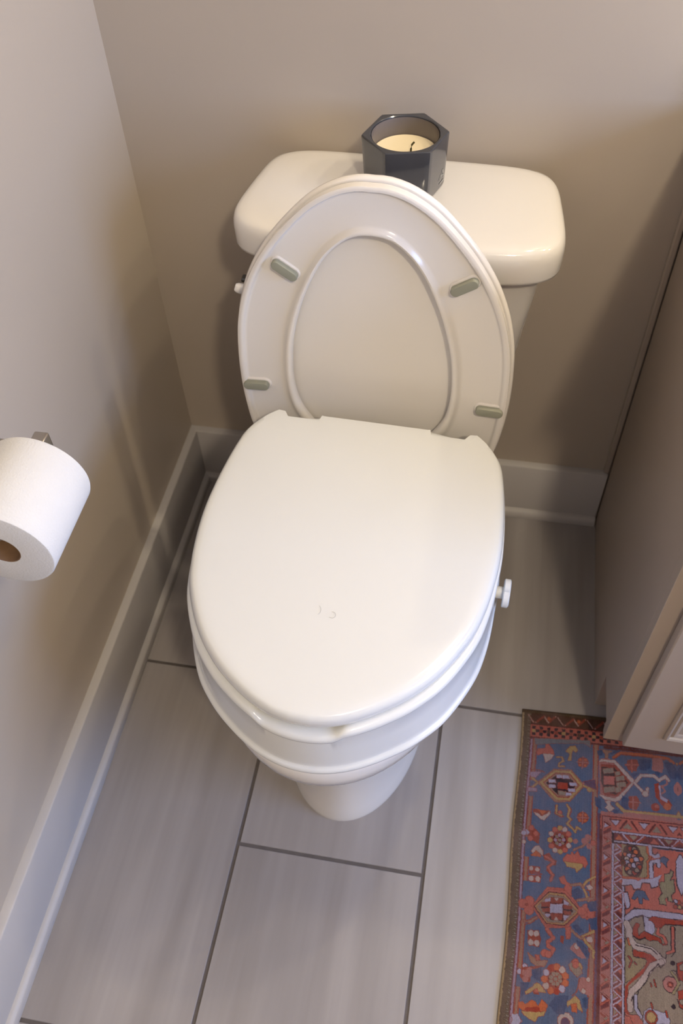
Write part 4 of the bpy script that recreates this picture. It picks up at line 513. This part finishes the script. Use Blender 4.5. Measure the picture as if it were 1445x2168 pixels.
    'p red2 0 186.9 352.4 192 342.9 198 344.1 195 350.4 195.9 361 204 353.2 217.9 358.2 228.8 360.7 230.7 368.2 237.6 366.3 236.9 357.7 238.6 368.1 232.6 369.8 223.8 364.2 212.8 365.6 205.9 363.6 197.9 366.6 187.9 363;l black 2 185.9 349.6 186.9 362.2 196.9 366.7 205.9 362.6;l coral 4 226.1 347.4 224 354.5 232.9 357.3 236.7 365.5;l cream 9 177.9 345.7 181.9 353.1 181.9 365.7 191.8 377 213.6 378.9 225.3 387.9 231.1 391.8;l black 1.5 191.8 375 213.6 377 223.4 384.3;p red2 0 186.8 382.4 189.8 382 213.5 385.6 223.2 391.9 213.3 396.9 206.3 410 179.8 433.6 180.8 456 183.6 468.9 179.8 472.1 175 468.3 175.9 434.1 185.7 422.8 202.4 406.7 208.4 395.7 205.5 392.3 187.8 391.7;l black 1.5 186.8 382.4 187.8 391.7 205.5 392.3;l cream 8 229.1 394 215.2 401.4 207.2 414.5 195.4 430.7 185.6 440.1 182.7 454.9 183.6 464.5;l black 1.6 225.1 397.3 212.1 410.1 207.1 423.7 195.3 437.9 193.3 444.5 194.2 460.5 199.8 470.3;l lav 4 191.4 445.7 191.3 462.6 198.8 472.2;l black 1.6 184.6 452.8 187.5 446.2 188.4 461.2;l black 1.4 227.4 381.9 231.2 388.1 236.1 387.4 237.2 381.6;l black 1.4 224.1 397.4 227.9 402.5 232.9 397.2;l black 1.4 244.3 341.2 243.8 375.1 237.3 379.7;l coral 3.6 247.3 342.8 246.7 376.6 238.3 380.5;l black 1.4 250.3 342.4 249.6 378.1 244 384.5;p red2 0 251.6 392.9 260.5 389.9 259.6 416 253.8 415.8 251.1 407.9;p red2 0 252.3 431.5 259.6 428.7 258.6 453.9 253.5 451.9;l black 1.4 251.6 392.9 252.1 407.8 255.7 416.5;l black 1.4 250.9 442.4 253.5 452.8 258.6 454.8;p taupe 0 255.9 395.2 260.9 392.7 260.6 402 256.2 401.7;p taupe 0 254.3 443.3 259.1 441.4 258.8 448.5 254.6 448.2;d black 12 241.9 423.7;d rose 10.5 241.4 423.8;d red2 4 241.4 423.8;d coral 2.4 241.4 423.8;l black 1.4 241.5 406.4 245.4 404 251.2 404.2;l olive2 3 243.4 407 249.1 411.8 253.6 421.3 245.4 435.1;d black 3.5 244.9 453;d black 3.5 245.7 393.7;p lav 0 202.7 464.7 212.3 459 235.1 464 239.6 472.2 238.5 476.5 201.6 481.3;d red2 9 213.1 471.2;d gold 6.5 213.1 471.2;l red2 2 213.4 452.7 215.2 459.5;l red2 1.5 217.8 420.5 220.5 429.2;l red2 1.3 212.9 425.7 213.8 430.1;l red2 2 234.2 460.6 235.9 467.4;l red2 2 180.8 392.6 185.8 397.7 181.8 407.5;l red2 1.5 189.7 400 192.6 402.4;p coral 0 175.5 473.5 181.7 474.5 187.4 483.2 175.5 484.7;l orange 2.5 179.9 366.9 181.9 375.4;'
)

# ------------------------------------------------------------------ rug: printed pile, drawn in rug millimetres (u across, v down)
PAL = dict(blue=(80,92,120), blue2=(68,84,112), navy=(58,72,104), grey=(108,108,116), binding=(98,80,66), pale=(176,152,124), olive=(88,70,50), brown=(84,56,44),
           coral=(172,92,80), salmon=(176,100,92), rose=(158,102,98), red=(140,66,52), red2=(148,58,42), orange=(176,92,58), dred=(96,44,40), maroon=(104,54,56),
           plum=(92,66,88), mauve=(150,124,144), lav=(160,150,172), cream=(172,150,146), gold=(164,132,88), tanp=(146,108,92), taupe=(134,116,104), taupe2=(134,122,98),
           olive2=(140,122,94), black=(46,34,40), dark=(60,46,42))
def s2l(c): return [((x / 255 + 0.055) / 1.055) ** 2.4 if x > 10 else x / 255 / 12.92 for x in c]
def rug_image(W, Hh, mm):
    img = np.zeros((Hh, W, 3)); u = (np.arange(W) + 0.5) * mm - 6.0; v = (np.arange(Hh) + 0.5) * mm - 2.0
    UU, VV = np.meshgrid(u, v)
    rs = np.random.RandomState(4)
    # slight hand-knotted wobble of every outline
    def sm(s, a):
        g = rs.randn(Hh // s + 3, W // s + 3); yi = np.linspace(0, g.shape[0] - 1.001, Hh); xi = np.linspace(0, g.shape[1] - 1.001, W)
        y0, x0 = yi.astype(int), xi.astype(int); fy, fx = (yi - y0)[:, None], (xi - x0)[None]
        return a * ((g[y0][:, x0] * (1 - fy) + g[y0 + 1][:, x0] * fy) * (1 - fx) + (g[y0][:, x0 + 1] * (1 - fy) + g[y0 + 1][:, x0 + 1] * fy) * fx)
    WU = UU + sm(3, 0.35); WV = VV + sm(3, 0.35)
    def win(a0, a1, b0, b1):
        i0 = max(0, int((b0 + 2) / mm) - 2); i1 = min(Hh, int((b1 + 2) / mm) + 3); j0 = max(0, int((a0 + 6) / mm) - 2); j1 = min(W, int((a1 + 6) / mm) + 3)
        return slice(i0, max(i0, i1)), slice(j0, max(j0, j1))
    for item in ''.join(RUG_DATA).split(';'):
        if not item: continue
        t = item.split(); kind, col, wd = t[0], s2l(PAL[t[1]]), float(t[2]); q = np.array([float(x) for x in t[3:]]).reshape(-1, 2)
        pad = wd if kind != 'p' else 0
        band = kind == 'p' and len(q) == 4 and (len(set(q[:, 0])) == 2 and len(set(q[:, 1])) == 2)
        ow = 0.0 if (band or t[1] in ('black', 'dred', 'dark', 'navy')) else 0.75
        pad += ow
        si, sj = win(q[:, 0].min() - pad, q[:, 0].max() + pad, q[:, 1].min() - pad, q[:, 1].max() + pad)
        X, Y = WU[si, sj], WV[si, sj]
        if not X.size: continue
        outline = None
        if kind == 'p':
            msk = np.zeros(X.shape, bool)
            for (x1, y1), (x2, y2) in zip(q, np.roll(q, -1, 0)):
                if y1 == y2: continue
                msk ^= ((y1 > Y) != (y2 > Y)) & (X < (x2 - x1) * (Y - y1) / (y2 - y1) + x1)
        elif kind == 'd':
            msk = (X - q[0, 0]) ** 2 + (Y - q[0, 1]) ** 2 < wd * wd
        else:
            msk = np.zeros(X.shape, bool)
            for a, b in zip(q[:-1], q[1:]):
                d = b - a; L2 = max(1e-6, d @ d); tt = np.clip(((X - a[0]) * d[0] + (Y - a[1]) * d[1]) / L2, 0, 1)
                msk |= (X - a[0] - tt * d[0]) ** 2 + (Y - a[1] - tt * d[1]) ** 2 < (wd / 2) ** 2
        if ow:      # darker knotted contour round every motif
            oc = s2l(PAL['black'] if (q[:, 0].min() > 175 and q[:, 1].min() > 222) else PAL['red'])
            if kind == 'd': om = (X - q[0, 0]) ** 2 + (Y - q[0, 1]) ** 2 < (wd + ow) ** 2
            else:
                om = np.zeros(X.shape, bool); ends = np.vstack([q, q[:1]]) if kind == 'p' else q; hw_ = ow + (wd / 2 if kind == 'l' else 0)
                for a, b in zip(ends[:-1], ends[1:]):
                    d = b - a; L2 = max(1e-6, d @ d); tt = np.clip(((X - a[0]) * d[0] + (Y - a[1]) * d[1]) / L2, 0, 1)
                    om |= (X - a[0] - tt * d[0]) ** 2 + (Y - a[1] - tt * d[1]) ** 2 < hw_ ** 2
            if t[1] not in ('red', 'red2', 'rose') or oc[0] < 0.1: img[si, sj][om] = oc
        img[si, sj][msk] = col
    # worn, washed look: vertical abrash streaks, patchy fading and knot grain
    fade = np.clip(sm(40, 0.10) + sm(9, 0.07) + 0.16, 0, 0.5)[..., None]
    img = img * (1 - fade) + np.array(s2l((132, 104, 104))) * fade
    strk = 1 + np.repeat(rs.randn(1, W) * 0.05, Hh, 0) + rs.randn(Hh, W) * 0.10 + sm(60, 0.05)
    img = img * np.clip(strk, 0.6, 1.5)[..., None]
    return img
def make_rug():
    mm = 0.8; Wd, Ln = 0.525, 1.40      # rug size in metres
    fineu, finev = 0.282, 0.520
    IW, IH = int(fineu * 1000 / mm), int(finev * 1000 / mm)
    fine = rug_image(IW, IH, mm)
    O_ = np.array([0.73786, -0.47086]); Ux = np.array([0.9990, 0.0446]); Vx = np.array([-0.0173, -0.99985])
    U0, V0 = -0.0045, -0.0015
    us = np.r_[np.arange(U0, fineu - 0.008, mm / 1000), np.arange(fineu - 0.006, Wd, 0.006)]
    vs = np.r_[np.arange(V0, finev - 0.004, mm / 1000), np.arange(finev - 0.002, Ln, 0.006)]
    nu, nv = len(us), len(vs)
    A, B = np.meshgrid(us, vs)
    rs = np.random.RandomState(9)
    edge = np.minimum(np.minimum(A - U0, B - V0), 0.004) / 0.004
    Zt = 0.0028 + 0.0030 * np.sqrt(np.clip(edge, 0, 1)) + rs.randn(nv, nu) * 0.00007
    X = O_[0] + A * Ux[0] + B * Vx[0]; Y = O_[1] + A * Ux[1] + B * Vx[1]
    X = X + 0.0016 * np.sin(B * 21.0) * np.exp(-np.clip(A, 0, 1) * 30)      # slightly wavy bound edge
    top = np.stack([X, Y, Zt], -1).reshape(-1, 3)
    idx = np.arange(nu * nv).reshape(nv, nu)
    quads = np.stack([idx[:-1, :-1], idx[1:, :-1], idx[1:, 1:], idx[:-1, 1:]], -1).reshape(-1, 4)
    # skirt down to the floor
    per = np.r_[idx[0, :], idx[1:, -1], idx[-1, -2::-1], idx[-2:0:-1, 0]]
    low = top[per].copy(); low[:, 2] = 0.0003; n0 = len(top); k = len(per)
    sk = np.stack([per, np.roll(per, -1), n0 + (np.arange(k) + 1) % k, n0 + np.arange(k)], -1)
    V_ = np.vstack([top, low]); F_ = np.vstack([quads, sk])
    me = bpy.data.meshes.new('patterned_rug')
    me.vertices.add(len(V_)); me.vertices.foreach_set('co', V_.ravel())
    me.loops.add(F_.size); me.loops.foreach_set('vertex_index', F_.ravel().astype(np.int32))
    me.polygons.add(len(F_)); me.polygons.foreach_set('loop_start', (np.arange(len(F_)) * 4).astype(np.int32))
    me.update(calc_edges=True); me.validate()
    ui = ((A * 1000 + 6) / mm).astype(int); vi = ((B * 1000 + 2) / mm).astype(int)
    # past the part that was drawn, the rug mirrors about its middle lines, as such rugs do
    mu, mv = int((262 + 6) / mm), int((500 + 2) / mm)
    ui = np.where(ui > mu, 2 * mu - ui, ui)
    vi = np.abs((vi + mv) % (2 * mv) - mv)
    colr = fine[np.clip(vi, 0, IH - 1), np.clip(ui, 0, IW - 1)].reshape(-1, 3) * RUG_GAIN
    pale = np.tile(np.array(s2l((168, 146, 122))), (k, 1))
    rgba = np.ones((len(V_), 4), np.float32); rgba[:, :3] = np.clip(np.vstack([colr, pale]), 0, 1)
    at = me.attributes.new('pile_colour', 'FLOAT_COLOR', 'POINT'); at.data.foreach_set('color', rgba.ravel())
    me.shade_smooth()
    m, t, b = nmat('printed_rug_pile', (0.3, 0.2, 0.2), 0.92, 0.15)
    a = N(t, 'ShaderNodeAttribute', attribute_name='pile_colour'); t.links.new(a.outputs['Color'], b.inputs['Base Color'])
    tc = N(t, 'ShaderNodeTexCoord'); n2 = N(t, 'ShaderNodeTexNoise', Scale=900.0, Detail=2.0); t.links.new(tc.outputs['Object'], n2.inputs['Vector'])
    bp = N(t, 'ShaderNodeBump', Strength=0.5, Distance=0.0008); t.links.new(n2.outputs['Fac'], bp.inputs['Height']); t.links.new(bp.outputs[0], b.inputs['Normal'])
    me.materials.append(m)
    o = bpy.data.objects.new('patterned_rug', me); C.objects.link(o)
    tag(o, 'worn oriental rug in blue, coral and cream on the tiled floor beside the cabinet', 'rug')
    # overlocked binding stitches along the left edge
    V, F = [], []; v = 0.010; r2 = random.Random(2)
    while v < 0.62:
        ln = 0.0055 + r2.uniform(-0.001, 0.0015); p = O_ + Ux * 0.0045 + Vx * v; q = O_ + Ux * (0.0045 + ln) + Vx * (v + 0.0028 * (1 if int(v * 400) % 2 else -0.2))
        dx = 0.0016 * math.sin(v * 21.0); p = p + [dx, 0]; q = q + [dx, 0]; h = 0.0005
        k0 = len(V); V += [(p[0], p[1] - h, 0.0056), (p[0], p[1] + h, 0.0056), ((p[0] + q[0]) / 2, (p[1] + q[1]) / 2 + h, 0.0072), ((p[0] + q[0]) / 2, (p[1] + q[1]) / 2 - h, 0.0072), (q[0], q[1] + h, 0.0058), (q[0], q[1] - h, 0.0058)]
        F += [(k0, k0 + 1, k0 + 2, k0 + 3), (k0 + 3, k0 + 2, k0 + 4, k0 + 5)]; v += 0.0031
    st = mk('edge_stitching', V, F, M['stitch'], o, smooth=0); st['kind'] = 'stuff'
    return o
RUG_GAIN = np.array([0.66, 0.68, 0.62])
M['stitch'] = simple('binding_thread', (0.15, 0.115, 0.085), 0.8, 0.2, amt=0.15, scale=200)
make_rug()

# three-bulb vanity light on the wall above
vl = empty('vanity_light', 'three-globe wall lamp above the vanity', 'lamp', (1.40, 0, 2.0))
box('backplate', -0.50, 0.50, -0.025, -0.0005, -0.05, 0.05, M['nickel'], vl, 0.004)
for bx in (-0.42, 0.0, 0.42):
    tube('socket', [(bx, -0.024, 0), (bx, -0.075, 0)], 0.022, M['nickel'], vl, seg=16)
    rings = []
    for k in range(1, 12):
        a = math.pi * k / 12; rings.append([(bx + 0.042 * math.sin(a) * math.cos(t), -0.115 + 0.042 * math.cos(a), 0.042 * math.sin(a) * math.sin(t)) for t in [2 * math.pi * j / 20 for j in range(20)]])
    loft('bulb', rings, M['bulb'], vl)
    l = bpy.data.lights.new('bulb_light', 'POINT'); l.energy = BULB_W; l.color = WARM; l.shadow_soft_size = 0.03
    lo = bpy.data.objects.new('bulb_light', l); C.objects.link(lo); lo.parent = vl; lo.location = (bx, -0.20, 0)

cl = empty('ceiling_light', 'small flush ceiling lamp with a frosted glass dome behind the camera', 'lamp', (1.15, -1.94, RZ))
loft('ceiling_plate', [circ(0.13, -0.001, 40), circ(0.13, -0.02, 40), circ(0.115, -0.028, 40)], M['nickel'], cl)
loft('glass_dome', [circ(0.112, -0.029, 40), circ(0.105, -0.045, 40), circ(0.085, -0.060, 40), circ(0.05, -0.070, 40), circ(0.015, -0.0725, 40)], M['bulb'], cl)

# two tiny curled hairs on the white lid
for (hx, hy, R0, a0, a1) in ((0.014, -0.665, 0.0045, -2.2, 1.9), (-0.010, -0.662, 0.009, -0.7, 0.9)):
    pts = [(hx + R0 * math.cos(a), hy + R0 * math.sin(a), 0.5549) for a in np.linspace(a0, a1, 14)]
    h = tube('hair_strand', pts, 0.00016, M['foil'], None, seg=5)
    h.location = (0.452, 0, 0); h.rotation_euler = (0, 0, TR)
    tag(h, 'tiny curled pale hair lying on the closed white lid, ' + ('right one' if hx > 0 else 'left one') + ' of the two', 'hair')
